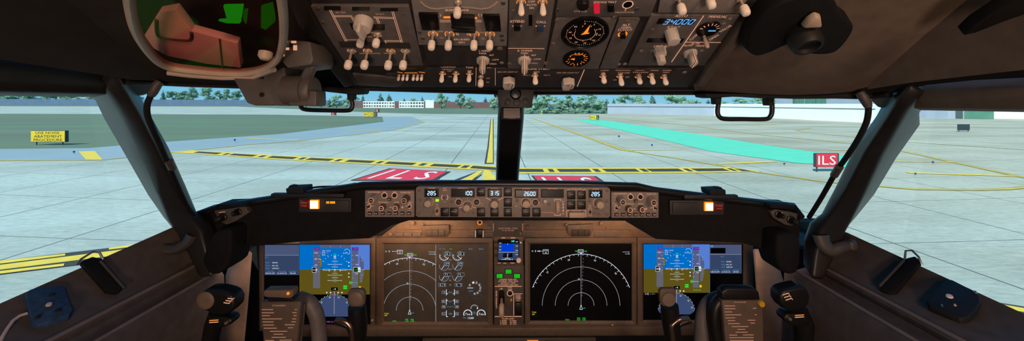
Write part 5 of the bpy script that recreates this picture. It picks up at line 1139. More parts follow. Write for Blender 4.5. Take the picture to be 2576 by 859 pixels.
z.text('RANGE', 424, 181, 7, 'white', 30); z.text('40', 424, 195, 10, 'white', 13)
z.line(998, 190, 1044, 190, 2, 'white'); z.text('L', 1047, 190, 10, 'white', 6); z.line(1016, 205, 1044, 205, 2, 'white'); z.text('R', 1047, 205, 10, 'white', 6)
z.text('TCAS', 337, 641, 10, 'amber', 32); z.text('OFF', 332, 657, 10, 'amber', 22); z.text('VOR R', 585, 697, 9, 'green', 32)
for x in (670, 710): z.text('RNP', x, 685, 9, 'green', 22); z.text('0.00', x, 697, 9, 'green', 26)
z.put('symbology', s3)
for s_, x, y in ((s2, 1173.5, 820), (t3, 1539, 817)):
    o = knob(s_.parent or s_, IF, x, y, 3.4, .004, 'cap_white', 'brightness_knob', flute=0, w=.006)
knob(s1.parent, IF, 939, 803, 2.2, .003, 'knob_cream', 'brightness_knob', flute=0, w=.006)

# ---- standby display
t = thing('standby_display', 'small square blue standby display between the big screens', 'display', P(1279, 628, PY))
put('case', pbox(IF, 1243, 594, 1316, 668, -.01, .006).mesh('case', 'bezel_brown', bevel=.002), t, IF.M)
s_ = put('screen', pbox(IF, 1252, 600.5, 1306, 657.5, .006, .0072, r=.004).mesh('screen', 'screen_black'), t, IF.M)
z = ZD(IF, .0078, 2.9725, 1230, 570)
z.rect(92, 122, 186, 184, 'isis'); z.rect(70, 122, 92, 245, 'block'); z.rect(186, 122, 222, 245, 'block'); z.rect(92, 184, 186, 240, 'block')
z.text('T', 140, 127, 9, 'white', 9)
for y, t_ in ((118, '120'), (143, '100'), (168, '80')): z.text(t_, 85, y, 8, 'white', 17)
for y, t_ in ((108, '400'), (140, '200'), (172, '000'), (203, '800')): z.text(t_, 208, y, 8, 'white', 18)
z.text('STD', 178, 104, 12, 'teal', 24); z.poly([(168, 110), (190, 96), (190, 108)], 'teal', .0003)
z.line(72, 186, 216, 186, 2, 'white')
for c in (120, 160): z.poly([(c - 14, 196), (c + 14, 192), (c + 18, 222), (c - 16, 222)], 'black', .0002)
z.line(106, 206, 170, 206, 3, 'dim'); z.line(138, 196, 138, 226, 2.4, 'white'); z.arc(138, 258, 28, 40, 140, 3, 'white')
for x in range(98, 184, 13): z.text('8', x, 240 - abs(x - 140) * .02, 8, 'white', 8)
z.put('symbology', s_)
d = Draw(IF, .0065); d.line(1262, 597, 1271, 597, 1.6, 'legend'); d.line(1285, 597, 1296, 597, 1.6, 'legend'); d.line(1252, 660, 1260, 660, 1.2, 'legend'); d.line(1266, 660.5, 1274, 660.5, 1.2, 'legend'); d.line(1284, 660, 1294, 660, 1.4, 'legend'); d.put('lettering', t); d = Draw(IF, .0065); d.disc(1310, 609, 1.6, 'white'); d.put('indicator', t)
knob(t, IF, 1304.5, 652.5, 6, .007, 'cap_white', 'setting_knob', flute=.03, w=.006)
for y in (608, 622, 640): button(t, IF, 1247.5, y, 5, 8, .008, 'overhead_dark', name='key')

# ---- landing gear panel
g = thing('gear_panel', 'narrow centre panel with green gear lights and lever', 'control panel', P(1279, 750, PY))
put('plate', pbox(IF, 1243, 667, 1318, 832, -.01, .004).mesh('plate', 'panel_grey', bevel=.0015), g, IF.M)
for x, y, t_, cx_ in ((1279.3, 681.5, ('NOSE', 'GEAR'), 'front'), (1257, 692.5, ('LEFT', 'GEAR'), 'left'), (1300.5, 692.5, ('RIGHT', 'GEAR'), 'right')):
    o = put('gear_light', pbox(IF, x - 9.5, y - 6.5, x + 9.5, y + 6.5, .004, .0065).mesh('gear_light', 'overhead_dark', bevel=.0008), g, IF.M); d = Draw(IF, .007); d.rect(x - 7, y - 5, x + 7, y + 5, 'gear'); d.text(t_[0], x, y - 2.6, 3.4, 'edge', 11); d.text(t_[1], x, y + 2.4, 3.4, 'edge', 11); d.put('caption', o)
d = Draw(IF, .0046)
for y, t_, w in ((702, 'LANDING GEAR LIMIT', 44), (706.5, 'EXTEND  270K-.82M', 48), (711, 'RETRACT 235K', 36), (715.5, 'EXTENDED 320K-.82M', 49)): d.text(t_, 1278.5, y, 3.3, 'legend', w)
d.line(1245, 719.3, 1312.5, 719.3, 1.5, 'legend'); d.line(1245, 795, 1312.5, 795, 1.5, 'legend'); d.text('UP', 1261, 725.5, 4, 'legend', 7); d.text('LOCK', 1283, 722.5, 3, 'legend', 11); d.text('OVRD', 1283, 727, 3, 'legend', 11)
d.arc(1283, 736.5, 7, 0, 360, 1.5, 'legend'); d.text('LANDING GEAR', 1248.8, 752, 3.4, 'legend', 44, rot=PI / 2); d.line(1292.5, 738, 1292.5, 792, 1.2, 'legend'); d.line(1292.5, 738, 1314, 738, 1.2, 'legend')
for y, t_, w in ((742, 'NOSE', 12), (746, 'WHEEL', 14), (750, 'STEER', 13), (754.5, 'ALT', 9)): d.text(t_, 1303.5, y, 3.2, 'legend', w)
d.text('NORM', 1302, 792, 2.4, 'legend', 13); d.text('FLAPS LIMIT', 1279, 800.5, 3.3, 'legend', 30)
for i, (a, b_) in enumerate((('1-250K', '15-200K'), ('2-250K', '25-190K'), ('5-250K', '30-175K'), ('10-210K', '40-162K'))): d.text(a, 1267, 805.5 + i * 4.8, 3.4, 'legend', 17); d.text(b_, 1291, 805.5 + i * 4.8, 3.4, 'legend', 17)
d.text('230K ALT', 1279, 824.5, 3.2, 'legend', 22); d.text('FLAP EXTEND', 1279, 829, 3.2, 'legend', 32)
d.put('lettering', g)
put('lever_slot', pbox(IF, 1254.5, 729, 1269, 770, .002, .0055, r=.007).mesh('lever_slot', 'gauge_black'), g, IF.M)
lv = put('gear_lever', MB().tube([IF.M @ Vector((*IF.l(1262, 752), .002)), P(1262, 762, PY - .03), P(1262, 768, PY - .045)], .004, 10).mesh('gear_lever', 'lever_metal'), g)
put('wheel_knob', MB().lathe([(.013, -.007), (.0175, -.005), (.019, 0), (.0175, .005), (.013, .007)], 26).mesh('wheel_knob', 'knob_tan'), lv, Matrix.Translation(P(1262, 782, PY - .055)) @ Matrix.Rotation(PI / 2, 4, 'Y'))
knob(g, IF, 1283, 736.5, 5, .003, 'yoke_black', 'lock_button', flute=0, w=.004); knob(g, IF, 1286, 753, 3, .004, 'yellow_cap', 'warning_button', flute=0, w=.004)
put('steer_switch', pbox(IF, 1294.5, 758, 1313, 790, .004, .012).mesh('steer_switch', 'yoke_black', bevel=.002), g, IF.M)

# ---- pedestal nose below
pd = thing('pedestal', 'dark centre pedestal whose top edge shows below the panel', 'console', P(1288, 1300, 1.04))
put('body', prismY([(1062, 853), (1500, 851), (1505, 1309), (1055, 1309)], 1.04, 1.055).mesh('body', 'pedestal_grey', bevel=.004), pd)
FP = VF(1.04, 1280, 860)
for x0, x1 in ((1070, 1195), (1372, 1490)): put('keypad_unit', pbox(FP, x0, 856, x1, 960, 0, .006).mesh('keypad_unit', 'overhead_grey', bevel=.003), pd, FP.M)
d = Draw(FP, .001); d.line(1326, 857, 1354, 857, 2.2, 'orange'); d.put('lettering', pd)
# ================================================================ overhead panel
OF = Fr((0, .664, Z0 + .0325), (1, 0, 0), (0, -.880, .4745))
def off(fr, w):
    f = Fr(fr.o + fr.n * w, fr.u, fr.v); return f
OM = off(OF, .006)                                   # face of the modules
oh = thing('overhead_housing', 'black housing that carries the overhead switch panels', 'housing', OF.o)
b = MB(); b.prism([OF.l(*p) for p in [(738, -60), (1960, -60), (1762, 197), (1742, 219), (905, 219), (872, 190)]], -.025, 0)
put('tray', b.mesh('tray', 'overhead_dark', bevel=.002), oh, OF.M)
b = MB(); b.prism([OF.l(*p) for p in [(888, 219), (1745, 219), (1748, 228), (885, 224)]], -.03, .001); put('front_edge', b.mesh('front_edge', 'black_gloss', bevel=.001), oh, OF.M)
b = MB(); b.prism([OF.l(*p) for p in [(1915, -40), (1950, -40), (1890, 50), (1800, 160), (1768, 205), (1748, 205), (1776, 160), (1850, 60)]], -.02, .012); put('side_trim', b.mesh('side_trim', 'liner_brown', bevel=.003), oh, OF.M)
b = MB(); b.prism([OF.l(*p) for p in [(720, -40), (772, -20), (800, 40), (880, 165), (900, 200), (870, 205), (835, 160), (755, 40)]], -.02, .014); put('side_trim', b.mesh('side_trim', 'frame_dark', bevel=.003), oh, OF.M)
b = MB(); b.prism([OF.l(*p) for p in [(868, 178), (1000, 190), (1020, 205), (1000, 214), (868, 208)]], 0, .006); put('wiring_cover', b.mesh('wiring_cover', 'frame_paint', bevel=.003), oh, OF.M)

def module(name, label, pts, m='overhead_grey', w0=0.0, w1=.006, top=1.0):
    c = OF.l(sum(p[0] for p in pts) / len(pts), sum(p[1] for p in pts) / len(pts))
    t = thing(name, label, 'control panel', OF.M @ Vector((*c, 0)))
    put('plate', MB().prism([OF.l(*p) for p in pts], w0, w1).mesh('plate', m, bevel=.0012), t, OF.M); return t
def tog(t, x, y, ycap, style='cap', cr=9.0, glow='orange', m='cap_white', ch=24, fr=None):
    """toggle with foot row y and cap centre row ycap; amber arcs round its foot"""
    fr = fr or OM; s = fr.sc(x, y)
    a, b_ = fr.l(x, y); q = fr.M @ Vector((a, b_, 0)); best = None
    for i in range(2, 60):
        p = q + fr.n * (i * .001); yy = HY - (p.z - Z0) / p.y * F
        if best is None or abs(yy - ycap) < best[0]: best = (abs(yy - ycap), i * .001)
    L = best[1]; toggle(t, fr, x, y, L, cr * s, ch * s * 1.12, style, m=m); return L
def gl(d, x, y, m='orange', r=10):
    d.arc(x, y, r, 110, 200, 2.2, m, 10); d.arc(x, y, r, -20, 70, 2.2, m, 10)

# air temperature panel
m1 = module('air_panel', 'grey overhead air panel with ribbed knob and six white capped toggles, leftmost', [(783, 8), (1030, 8), (1066, 158), (868, 160)])
d = Draw(OM)
for a in ((829, 24, 869, 103), (833, 24, 873, 103), (986, 28, 1009, 106), (990, 28, 1013, 106), (840, 38, 886, 38), (840, 41, 887, 41), (940, 41, 992, 43), (940, 44, 992, 46), (884, 42, 892, 56), (888, 42, 896, 56), (946, 44, 952, 58), (950, 44, 956, 58), (870, 99, 905, 99), (968, 101, 1010, 101), (968, 104, 1010, 104), (968, 101, 972, 108)): d.line(*a, 1.3, 'legend')
for q in ((815, 14, 857, 25), (1003 - 46, 19, 1001, 27), (886, 16, 930, 26)): d.rect(*q, 'solid_black')
d.poly([(879, 57), (906, 58), (908, 73), (886, 73)], 'window'); d.poly([(930, 60), (968, 60), (968, 75), (926, 75)], 'window'); d.poly([(852, 104), (1030, 107), (1034, 121), (858, 119)], 'solid_dark')
d.text('AIR TEMP', 857, 30, 5, 'legend_dim', 26); d.text('DUCT', 957, 34, 5, 'legend_dim', 22); d.text('OVHT   TRIM AIR', 933, 81, 5.5, 'legend_dim', 52); d.text('ON', 931, 91, 5, 'legend_dim', 10)
for x in (885, 925, 983.5, 1020): gl(d, x, 128, 'orange' if x in (925, 983.5) else 'legend_dim', 10)
for x in (912, 951): gl(d, x, 89, 'legend_dim', 9)
d.text('OFF   AUTO   WARM', 950, 133, 5, 'legend_dim', 90); d.put('lettering', m1)
k = knob(m1, OM, 916, 52, 23, .016, 'knob_cream', 'temperature_knob', flute=.02, k=14, skirt=1.0, line='solid_black')
b = MB(); s_ = OM.sc(916, 52); b.prism(rrect(-6 * s_, -24 * s_, 6 * s_, 24 * s_, 5 * s_), .012, .028, top=.8); put('grip', b.mesh('grip', 'knob_cream', bevel=.001), k, OM.at(916, 52))
for x, y, yc in ((912, 87, 109), (951, 87, 109), (885, 129, 163), (925, 129, 164), (983.5, 130, 165), (1020, 130, 165)): tog(m1, x, y, yc, cr=9.2, ch=21)
for x, y in ((800, 22), (1014, 36), (812, 56)): screw(m1, OM, x, y, 5, 'steel')
# bleed panel
m2 = module('bleed_panel', 'light grey overhead panel with two black dials and a white duct line', [(1032, -30), (1279, -30), (1275, 109), (1054, 106)], 'overhead_light')
d = Draw(OM)
for sx in (1, -1):
    f = lambda x: x if sx > 0 else 2310 - x
    d.pline([(f(1058), 2), (f(1068), 12), (f(1082), 19), (f(1100), 21), (f(1122), 18), (f(1155), 16)], 6, 'paint_cream')
d.rect(1054, 28, 1104, 70, 'solid_black', .0002) if False else None
d.text('BLEED TRANS', 1150, 24, 7, 'legend', 58); d.rect(1116, 40, 1134, 45, 'needle'); d.rect(1117, 30, 1134, 39, 'brownline', .0002); d.rect(1195, 42, 1200, 47, 'needle'); d.rect(1194, 33, 1201, 41, 'brownline', .0002)
for x in (1105, 1208): d.text('( )', x, 37, 11, 'legend', 9)
for a in ((1107, 50, 1134, 50), (1107, 54, 1134, 54), (1197, 50, 1212, 50), (1197, 54, 1212, 54), (1145, 74, 1150, 88), (1149, 74, 1154, 88), (1173, 74, 1176, 88), (1177, 74, 1180, 88), (1087, 73, 1088, 80), (1091, 73, 1092, 80), (1231, 76, 1232, 82), (1235, 76, 1236, 82)): d.line(*a, 1.4, 'legend')
d.text('APU BLEED', 1161, 98, 6, 'legend', 40); d.text('APU', 1161, 105.5, 6, 'legend', 16); d.text('OFF', 1109, 78, 5, 'legend_dim', 14); d.text('ON', 1111, 94, 5, 'legend_dim', 9); d.text('OFF', 1213, 81, 5, 'legend_dim', 14); d.text('ON', 1215, 96, 5, 'legend_dim', 9)
for x in (1089.6, 1131, 1194, 1232.7): gl(d, x, 85, 'orange', 11.5); d.line(x - 10, 85, x - 10, 90, 2.4, 'orange'); d.line(x + 10, 85, x + 10, 90, 2.4, 'orange')
d.put('lettering', m2)
for x0, x1, y0, y1 in ((1053, 1106, 29, 72), (1214, 1261, 33, 75)):
    q = [OM.l(x0, y0), OM.l(x1 - 4, y0 + 1), OM.l(x1, y1), OM.l(x0 + 9, y1)]; o = put('pressure_dial', MB().prism(q, 0, .004).mesh('pressure_dial', 'gauge_black', bevel=.001), m2, OM.M)
o = put('switch_guard', MB().prism([OM.l(*p) for p in ((1133, 32), (1194, 34), (1197, 75), (1140, 73))], 0, .008).mesh('switch_guard', 'black_gloss', bevel=.002), m2, OM.M)
put('guard_lid', MB().prism([OM.l(*p) for p in ((1136, 50), (1196, 54), (1196, 60), (1138, 58))], .008, .013).mesh('guard_lid', 'black_gloss', bevel=.001), o, OM.M)
for x in (1089.6, 1131, 1194, 1232.7): tog(m2, x, 84, 115, cr=9, ch=24)
tog(m2, 1153, 6, 33, cr=10, ch=27)
for x, y in ((1266, 8), (1262, 90), (1264, 101), (1064, 97), (1054, 82)): screw(m2, OM, x, y, 6, 'steel')
# dark strip below the two
m2b = module('blank_panel', 'plain black overhead strip below the bleed panel', [(1064, 112), (1274, 112), (1274, 160), (1076, 160)], 'overhead_dark', 0, .003)
screw(m2b, OM, 1257, 124, 8, 'knob_brown', -.002)
# call and wiper panel
m3 = module('call_panel', 'overhead panel lettered ATTEND and CALL with the right wiper knob', [(1281, -30), (1399, -30), (1367, 166), (1277, 166)])
d = Draw(OM)
for y, t_ in ((2.5, 'OFF'), (10.5, 'AUTO'), (18.5, 'ON')): d.text(t_, 1337, y, 7, 'legend', 7 * len(t_) - 3)
d.text('ATTEND', 1301, 52.5, 8.5, 'legend', 37); d.text('CALL', 1362, 54, 8.5, 'legend', 25); d.rect(1330, 36, 1339, 64, 'window'); d.line(1278, 120.6, 1369, 121.5, 1.8, 'legend')
d.text('R WIPER', 1321, 126.5, 7, 'legend', 38); d.text('PARK', 1320, 132.5, 6, 'legend', 19); d.text('INT', 1343, 137.7, 6, 'legend', 12); d.text('LOW', 1352, 147.5, 6, 'legend', 18); d.text('HIGH', 1344, 158, 6, 'legend_dim', 17)
for a in ((1319.5, 135.5, 1319.5, 140), (1331, 140, 1327, 143), (1338, 147.5, 1333, 148)): d.line(*a, 1.4, 'legend')
for x in (1311, 1364.7): gl(d, x, 5, 'orange', 11)
for x in (1290, 1311, 1349, 1370): d.disc(x, 64.5, 2.2, 'orange' if x in (1349,) else 'legend_dim')
d.put('lettering', m3)
for x in (1311, 1364.7): tog(m3, x, 4, 34, 'flat', cr=8.2)
button(m3, OM, 1301, 64.5, 16, 13, .006, 'gauge_black', name='call_button'); button(m3, OM, 1359, 65.5, 16, 14, .006, 'pad_blue', name='call_button')
def wiper(t, x, y, fr=None):
    fr = fr or OM; s = fr.sc(x, y)
    k = knob(t, fr, x, y, 16.5, .005, 'knob_cream', 'wiper_knob', flute=0)
    b = MB(); b.prism([(-7 * s, -10 * s), (7 * s, -10 * s), (9 * s, 8 * s), (5 * s, 15 * s), (-5 * s, 15 * s), (-9 * s, 8 * s)], .004, .024, top=.92)
    M = fr.at(x, y); g = put('grip', cached(('wg', round(s, 5)), lambda: b.mesh('grip', 'knob_cream', bevel=.0012)), k, M)
    c = MB()
    for q0, q1 in ((-2.6, -1.3), (1.3, 2.6)): c.box(q0 * s, 13.7 * s, .004, q1 * s, 15.5 * s, .024, 1); c.box(q0 * s, -10 * s, .0235, q1 * s, 14 * s, .0246, 1)
    c.box(-1.2 * s, -10 * s, .0235, 1.2 * s, 14 * s, .0245, 0); c.box(-1.2 * s, 13.6 * s, .004, 1.2 * s, 15.4 * s, .024, 0); c.box(-1.2 * s, -10.4 * s, .006, 1.2 * s, -9.4 * s, .024, 0)
    put('pointer_line', cached(('wl', round(s, 5)), lambda: c.mesh('pointer_line', [PAL['legend'], MATS['knob_brown']])), k, M)
wiper(m3, 1319, 151)
for x, y in ((1291, 27), (1372, 158), (1270 + 12, 160)): screw(m3, OM, x, y, 5, 'knob_brown')
# oxygen / status strip above
m4b = module('test_panel', 'overhead strip with a red light and a white ringed hole', [(1404, -30), (1660, -30), (1634, 34), (1396, 34)])
d = Draw(OM); d.text('STATUS', 1460, 27, 6, 'legend_dim', 32); d.text('SMOKE TEST', 1522, 4, 6.5, 'legend', 58); d.text('HEADPHONE', 1571, 29.5, 6, 'legend_dim', 48); d.arc(1579, 10.5, 12.5, 0, 360, 3, 'legend'); d.disc(1579, 10.5, 11, 'window'); d.line(1575, 20, 1572, 26, 2, 'legend'); d.put('lettering', m4b)
o = button(m4b, OM, 1500.6, 17, 14, 19, .006, 'red_lens', name='fire_light'); o.data.materials[0] = PAL['red']
knob(m4b, OM, 1466, 4, 15, .010, 'black_gloss', 'selector_knob', flute=.05); button(m4b, OM, 1536, 17, 16, 18, .004, 'gauge_black', name='switch')
for x, y in ((1402, 26), (1602, 23), (1548, 44)): screw(m4b, OM, x, y, 6, 'steel')
# cabin altitude gauges
m4 = module('cabin_altitude_panel', 'overhead panel with a big and a small round dial lit orange', [(1398, 38), (1612 - 60, 38), (1504, 167), (1369, 167)])
def gauge(t, x, y, r, nm, bigone):
    s = OM.sc(x, y); R_ = r * s; M = OM.at(x, y)
    g = put(nm, MB().lathe([(R_ * 1.07, 0), (R_ * 1.06, .004), (R_ * 1.0, .0045), (R_ * .98, .002), (.0003, .0018)], 48).mesh(nm, 'gauge_black'), t, M)
    b = MB(); W_ = .0022
    col = 'legend' if bigone else 'orange'
    if bigone:
        for i in range(50):
            a = math.radians(100 - i * 6.6); l_ = .08 if i % 5 == 0 else .04; b.line(R_ * .80 * math.cos(a), R_ * .80 * math.sin(a), R_ * (.80 + l_) * math.cos(a), R_ * (.80 + l_) * math.sin(a), R_ * .02, W_, PI_[col])
        for i, t_ in enumerate(('0', '5', '10', '15', '20', '25', '30', '35', '40', '50')): a = math.radians(100 - i * 36); b.text(t_, R_ * .68 * math.cos(a), R_ * .68 * math.sin(a), R_ * .10, W_, PI_[col])
        b.ring(0, 0, R_ * .46, R_ * .48, W_, PI_[col], math.radians(-200), math.radians(40))
        for i in range(9): a = math.radians(190 - i * 40 if i < 8 else 0); b.text(str(i), R_ * .54 * math.cos(a), R_ * .54 * math.sin(a), R_ * .09, W_, PI_[col])
        put('dial_marks', b.mesh('dial_marks', PM, smooth=False), g, M)
        b = MB(); b.flat([(-R_ * .10, 0), (R_ * .10, 0), (R_ * .13, R_ * .62)], .0026, PI_['needle']); b.flat([(-R_ * .18, -R_ * .06), (R_ * .16, R_ * .02), (R_ * .2, R_ * .1), (-R_ * .1, R_ * .05)], .0028, PI_['needle']); put('needle', b.mesh('needle', PM, smooth=False), g, M)
    else:
        for i in range(14): a = math.radians(205 + i * 20); b.line(R_ * .70 * math.cos(a), R_ * .70 * math.sin(a), R_ * .88 * math.cos(a), R_ * .88 * math.sin(a), R_ * .06, W_, PI_[col])
        for i, t_ in enumerate(('4', '2', '1', '0', '1', '2', '3', '4')): a = math.radians(150 + i * 34); b.text(t_, R_ * .62 * math.cos(a), R_ * .62 * math.sin(a), R_ * .16, W_, PI_[col])
        b.ring(0, 0, R_ * .66, R_ * .70, W_, PI_[col], math.radians(30), math.radians(150)); b.text('CLIMB', 0, R_ * .55, R_ * .12, W_, PI_[col])
        put('dial_marks', b.mesh('dial_marks', PM, smooth=False), g, M)
        b = MB(); b.flat([(-R_ * .5, 0), (-R_ * .15, R_ * .13), (-R_ * .15, -R_ * .13)], .0026, PI_['needle']); put('needle', b.mesh('needle', PM, smooth=False), g, M)
gauge(m4, 1471, 82, 56, 'altitude_dial', True); gauge(m4, 1450, 146, 32, 'climb_dial', False)
for x, y in ((1401, 50), (1545, 44), (1392, 110), (1372, 159)): screw(m4, OM, x, y, 6, 'knob_brown')
# horn cutout
m5 = module('horn_cutout_panel', 'narrow slanted overhead panel lettered ALT HORN CUTOUT', [(1556, 40), (1609, 40), (1549, 166), (1507, 166)])
d = Draw(OM); d.text('ALT', 1575, 61.5, 8, 'legend', 19); d.text('HORN', 1574.5, 67.7, 7, 'legend', 24); d.text('CUTOUT', 1572, 73.7, 8, 'legend', 36); d.arc(1566, 85, 10, 120, 240, 4, 'orange'); d.arc(1566, 85, 10, -60, 60, 4, 'orange'); d.rect(1556, 41.5, 1606, 47, 'brownline'); d.put('lettering', m5)
button(m5, OM, 1566, 85, 13, 12, .006, 'gauge_black', name='cutout_button'); screw(m5, OM, 1578, 53, 6, 'knob_brown')
# pressurization panel
m6 = module('pressurization_panel', 'overhead panel with blue number window 34000 and a diagonal white line', [(1636, 30), (1858, 30), (1770, 158), (1577, 158)])
d = Draw(OM)
d.text('AUTO', 1714, 38.5, 9, 'legend', 31, shear=.15); d.text('MANUAL', 1806, 40.5, 9, 'legend', 46, shear=.15); d.text('FLT ALT', 1694, 67.3, 8, 'legend', 31, shear=.15); d.text('LAND ALT', 1665, 114.7, 8, 'legend', 40, shear=.15); d.text('ALTN', 1749, 108.3, 7, 'legend', 21, shear=.15); d.text('AUTO', 1731, 113.3, 7, 'legend', 22, shear=.15); d.text('MAN', 1761, 114, 7, 'legend', 21, shear=.15)
d.line(1770, 38, 1689, 155, 2.4, 'legend'); d.line(1724, 105, 1813, 106, 2, 'legend')
d.text('CLOSE', 1745, 92, 8, 'legend', 26, rot=-1.9 + PI); d.text('VALVE', 1824, 71, 8, 'legend', 30, rot=-2.1 + PI); d.text('OPEN', 1795, 93, 8, 'legend', 24, rot=-2.1 + PI)
d.put('lettering', m6)
for q, t_, x, y in (([(1658, 46), (1751, 47), (1744, 60), (1651, 59)], '34000', 1706, 53), ([(1630, 96), (1722, 97), (1714, 107), (1625, 106)], '0', 1703, 101.5)):
    o = put('display_window', MB().prism([OM.l(*p) for p in q], 0, .0008).mesh('display_window', 'screen_black'), m6, OM.M); d = Draw(OM, .0012); d.seg(t_, x, y, 17 if len(t_) > 1 else 13, 'blue7', 'C', .22, cw=.58, gap=.34, th=.13); d.put('digits', o)
knob(m6, OM, 1688, 80, 16, .020, 'knob_cream', 'altitude_knob', flute=.03, k=18); knob(m6, OM, 1659, 124, 14.5, .012, 'knob_cream', 'altitude_knob', flute=.06, k=9); knob(m6, OM, 1657.5, 128, 11, .024, 'knob_cream', 'altitude_knob_cap', flute=.08, k=6)
wiper(m6, 1736, 133)
x, y, r = 1781, 72, 27; s_ = OM.sc(x, y); M = OM.at(x, y)
g = put('valve_dial', MB().lathe([(r * s_ * 1.05, 0), (r * s_, .003), (.0003, .003)], 32).mesh('valve_dial', 'gauge_black'), m6, M)
b = MB()
for i in range(7): a = math.radians(20 + i * 24); b.line(r * s_ * .65 * math.cos(a), r * s_ * .65 * math.sin(a), r * s_ * .95 * math.cos(a), r * s_ * .95 * math.sin(a), .0012, .0033, PI_['legend'])
b.line(0, -.001, r * s_ * .7, -.001, .002, .0035, PI_['blue7']); put('dial_marks', b.mesh('dial_marks', PM, smooth=False), g, M)
toggle(m6, OM, 1770, 88, .02, .0035, .012, 'flat', m='lever_metal')
for x, y in ((1642, 73), (1640, 128), (1613, 128), (1765, 128), (1836, 48), (1820, 60)): screw(m6, OM, x, y, 4.5, 'overhead_light')
m6b = module('upper_panel', 'light grey overhead strip along the picture top with round white caps', [(1664, -40), (1900, -40), (1862, 12), (1868, 26), (1652, 24)], 'overhead_light')
for x, y, yc in ((1706, -6, 23), (1779, -18, 9), (1862, -3, 26)): tog(m6b, x, y, yc, cr=10.5, ch=27)
# front strip with lights, wipers and engine start
m7 = module('lighting_strip', 'long black front strip of light switches along the overhead edge', [(1072, 168), (1366, 168), (1560, 168), (1735, 168), (1758, 176), (1728, 216), (958, 216), (972, 182), (1060, 176)], 'overhead_dark', 0, .004)
O7 = off(OF, .004); d = Draw(O7, .0008)
d.text('LANDING', 1128, 167.5, 6, 'legend_dim', 36); d.text('RETRACTABLE', 1128, 173, 5.5, 'legend_dim', 40) if False else d.text('RETRACT', 1128, 173.6, 5, 'legend_dim', 28); d.text('TAXI', 1181, 168.5, 7, 'legend', 18); d.text('OFF', 1181, 177, 5, 'legend_dim', 11); d.text('OFF', 1131, 178, 5, 'legend_dim', 11); d.text('ON', 1132, 192, 5, 'legend_dim', 9)
for x in (1113, 1147, 1181): d.arc(x, 183, 8, -170, -10, 2.4, 'orange', 12)
d.line(1198, 168, 1197, 215, 1.4, 'legend_dim'); d.line(1246, 170, 1246, 214, 1.4, 'legend_dim')
d.text('L WIPER', 1219, 127, 7, 'legend', 28); d.text('PARK', 1215, 133, 6, 'legend', 19); d.text('INT', 1237, 137.5, 6, 'legend', 11); d.text('LOW', 1247, 149, 6, 'legend', 17); d.text('HIGH', 1240, 159.5, 6, 'legend', 17); d.text('APU', 1230, 169, 5, 'legend_dim', 11); d.text('OFF', 1228, 196, 5, 'legend_dim', 10); d.text('ON', 1227, 206, 5, 'legend_dim', 8)
d.text('ENGINE START', 1350, 172.5, 6.5, 'legend', 68); d.text('GRD OFF CONT FLT', 1277, 180, 5.5, 'legend_dim', 52); d.text('GRD OFF CONT FLT', 1428, 182, 5.5, 'legend_dim', 56); d.text('BOTH', 1350, 180, 5, 'legend', 14); d.text('IGN L', 1325, 188, 5, 'legend_dim', 18); d.text('IGN R', 1376, 188, 5, 'legend_dim', 16); d.line(1470, 174, 1452, 217, 1.8, 'legend')
for x, y, t_, w in ((1521, 176, 'LOGO', 20), (1567, 176, 'POSITION', 36), (1569, 182, 'STROBE', 30), (1609, 176, 'ANTI', 22), (1611, 181, 'COLLISION', 38), (1646, 176, 'WING', 20), (1678, 176, 'WHEEL', 24), (1676, 181, 'WELL', 18), (1517, 182, 'OFF', 10), (1578, 193, 'OFF', 10), (1547, 200, 'ON', 9)): d.text(t_, x, y, 5.5, 'legend_dim', w)
for x, y in ((1517, 190), (1559.7, 190), (1606, 191), (1638, 190), (1670.6, 192), (1346, 188)): d.arc(x, y, 8, -170, -10, 2.6, 'orange', 12)
for x0, x1 in ((1000, 1013), (1018, 1050), (1054, 1069)): d.line(x0, 180 + (0 if x1 != 1050 else 2.5), x1, 182.5, 2.4, 'orange')
d.text('LANDING L', 1034, 171, 6, 'brownline', 28); d.put('lettering', m7)
for x in (1004, 1015, 1025.3, 1041, 1051, 1061.5): toggle(m7, O7, x, 189, .008, .0028, .006, 'flat')
for x, y, yc in ((1113, 182, 203), (1147, 182, 203), (1181, 181, 202)): tog(m7, x, y, yc, 'flat', cr=6, fr=O7)
tog(m7, 1210, 193, 210, cr=7.5, ch=18, fr=O7); wiper(m7, 1215, 151, off(OF, .003))
tog(m7, 1346, 186, 208, 'flat', cr=7, fr=O7, m='cap_white')
for x, y, yc in ((1517, 187, 206), (1559.7, 188, 212), (1606, 189, 208), (1638, 188, 208), (1670.6, 190, 210)): tog(m7, x, y, yc, 'flat', cr=7, fr=O7)
def start_knob(x, y):
    s = O7.sc(x, y); M = O7.at(x, y)
    k = put('start_knob', cached(('sk', 1), lambda: MB().lathe([(14 * s, 0), (13 * s, .006), (9 * s, .007)], 24).mesh('start_knob', 'black_gloss')), m7, M)
    b = MB(); b.prism([(-14 * s, 14 * s), (-16 * s, -4 * s), (-12 * s, -20 * s), (4 * s, -20 * s), (15 * s, -8 * s), (16 * s, 12 * s), (2 * s, 18 * s)], .005, .019, top=.94)
    put('grip', cached(('sg', 1), lambda: b.mesh('grip', 'knob_cream', bevel=.002, seg=3)), k, M)
    c = MB(); c.line(5 * s, -17 * s, 10 * s, 12 * s, 2.2 * s, .0193, PI_['brownline']); c.flat([(-1 * s + 2.6 * s * math.cos(i), 6 * s + 2.6 * s * math.sin(i)) for i in (0, 1, 2, 3, 4, 5)], .0193, PI_['brownline']); c.line(-10 * s, 11 * s, 6 * s, 14 * s, 1.6 * s, .0193, PI_['brownline'])
    put('pointer_line', cached(('sl', 1), lambda: c.mesh('pointer_line', PM, smooth=False)), k, M)
start_knob(1280, 195); start_knob(1427.5, 197)
for x, y in ((1262, 158), (1281, 160), (1372, 158), (1556, 162), (1572, 161), (1722, 182)): screw(m7, O7, x, y, 5.5, 'overhead_light')

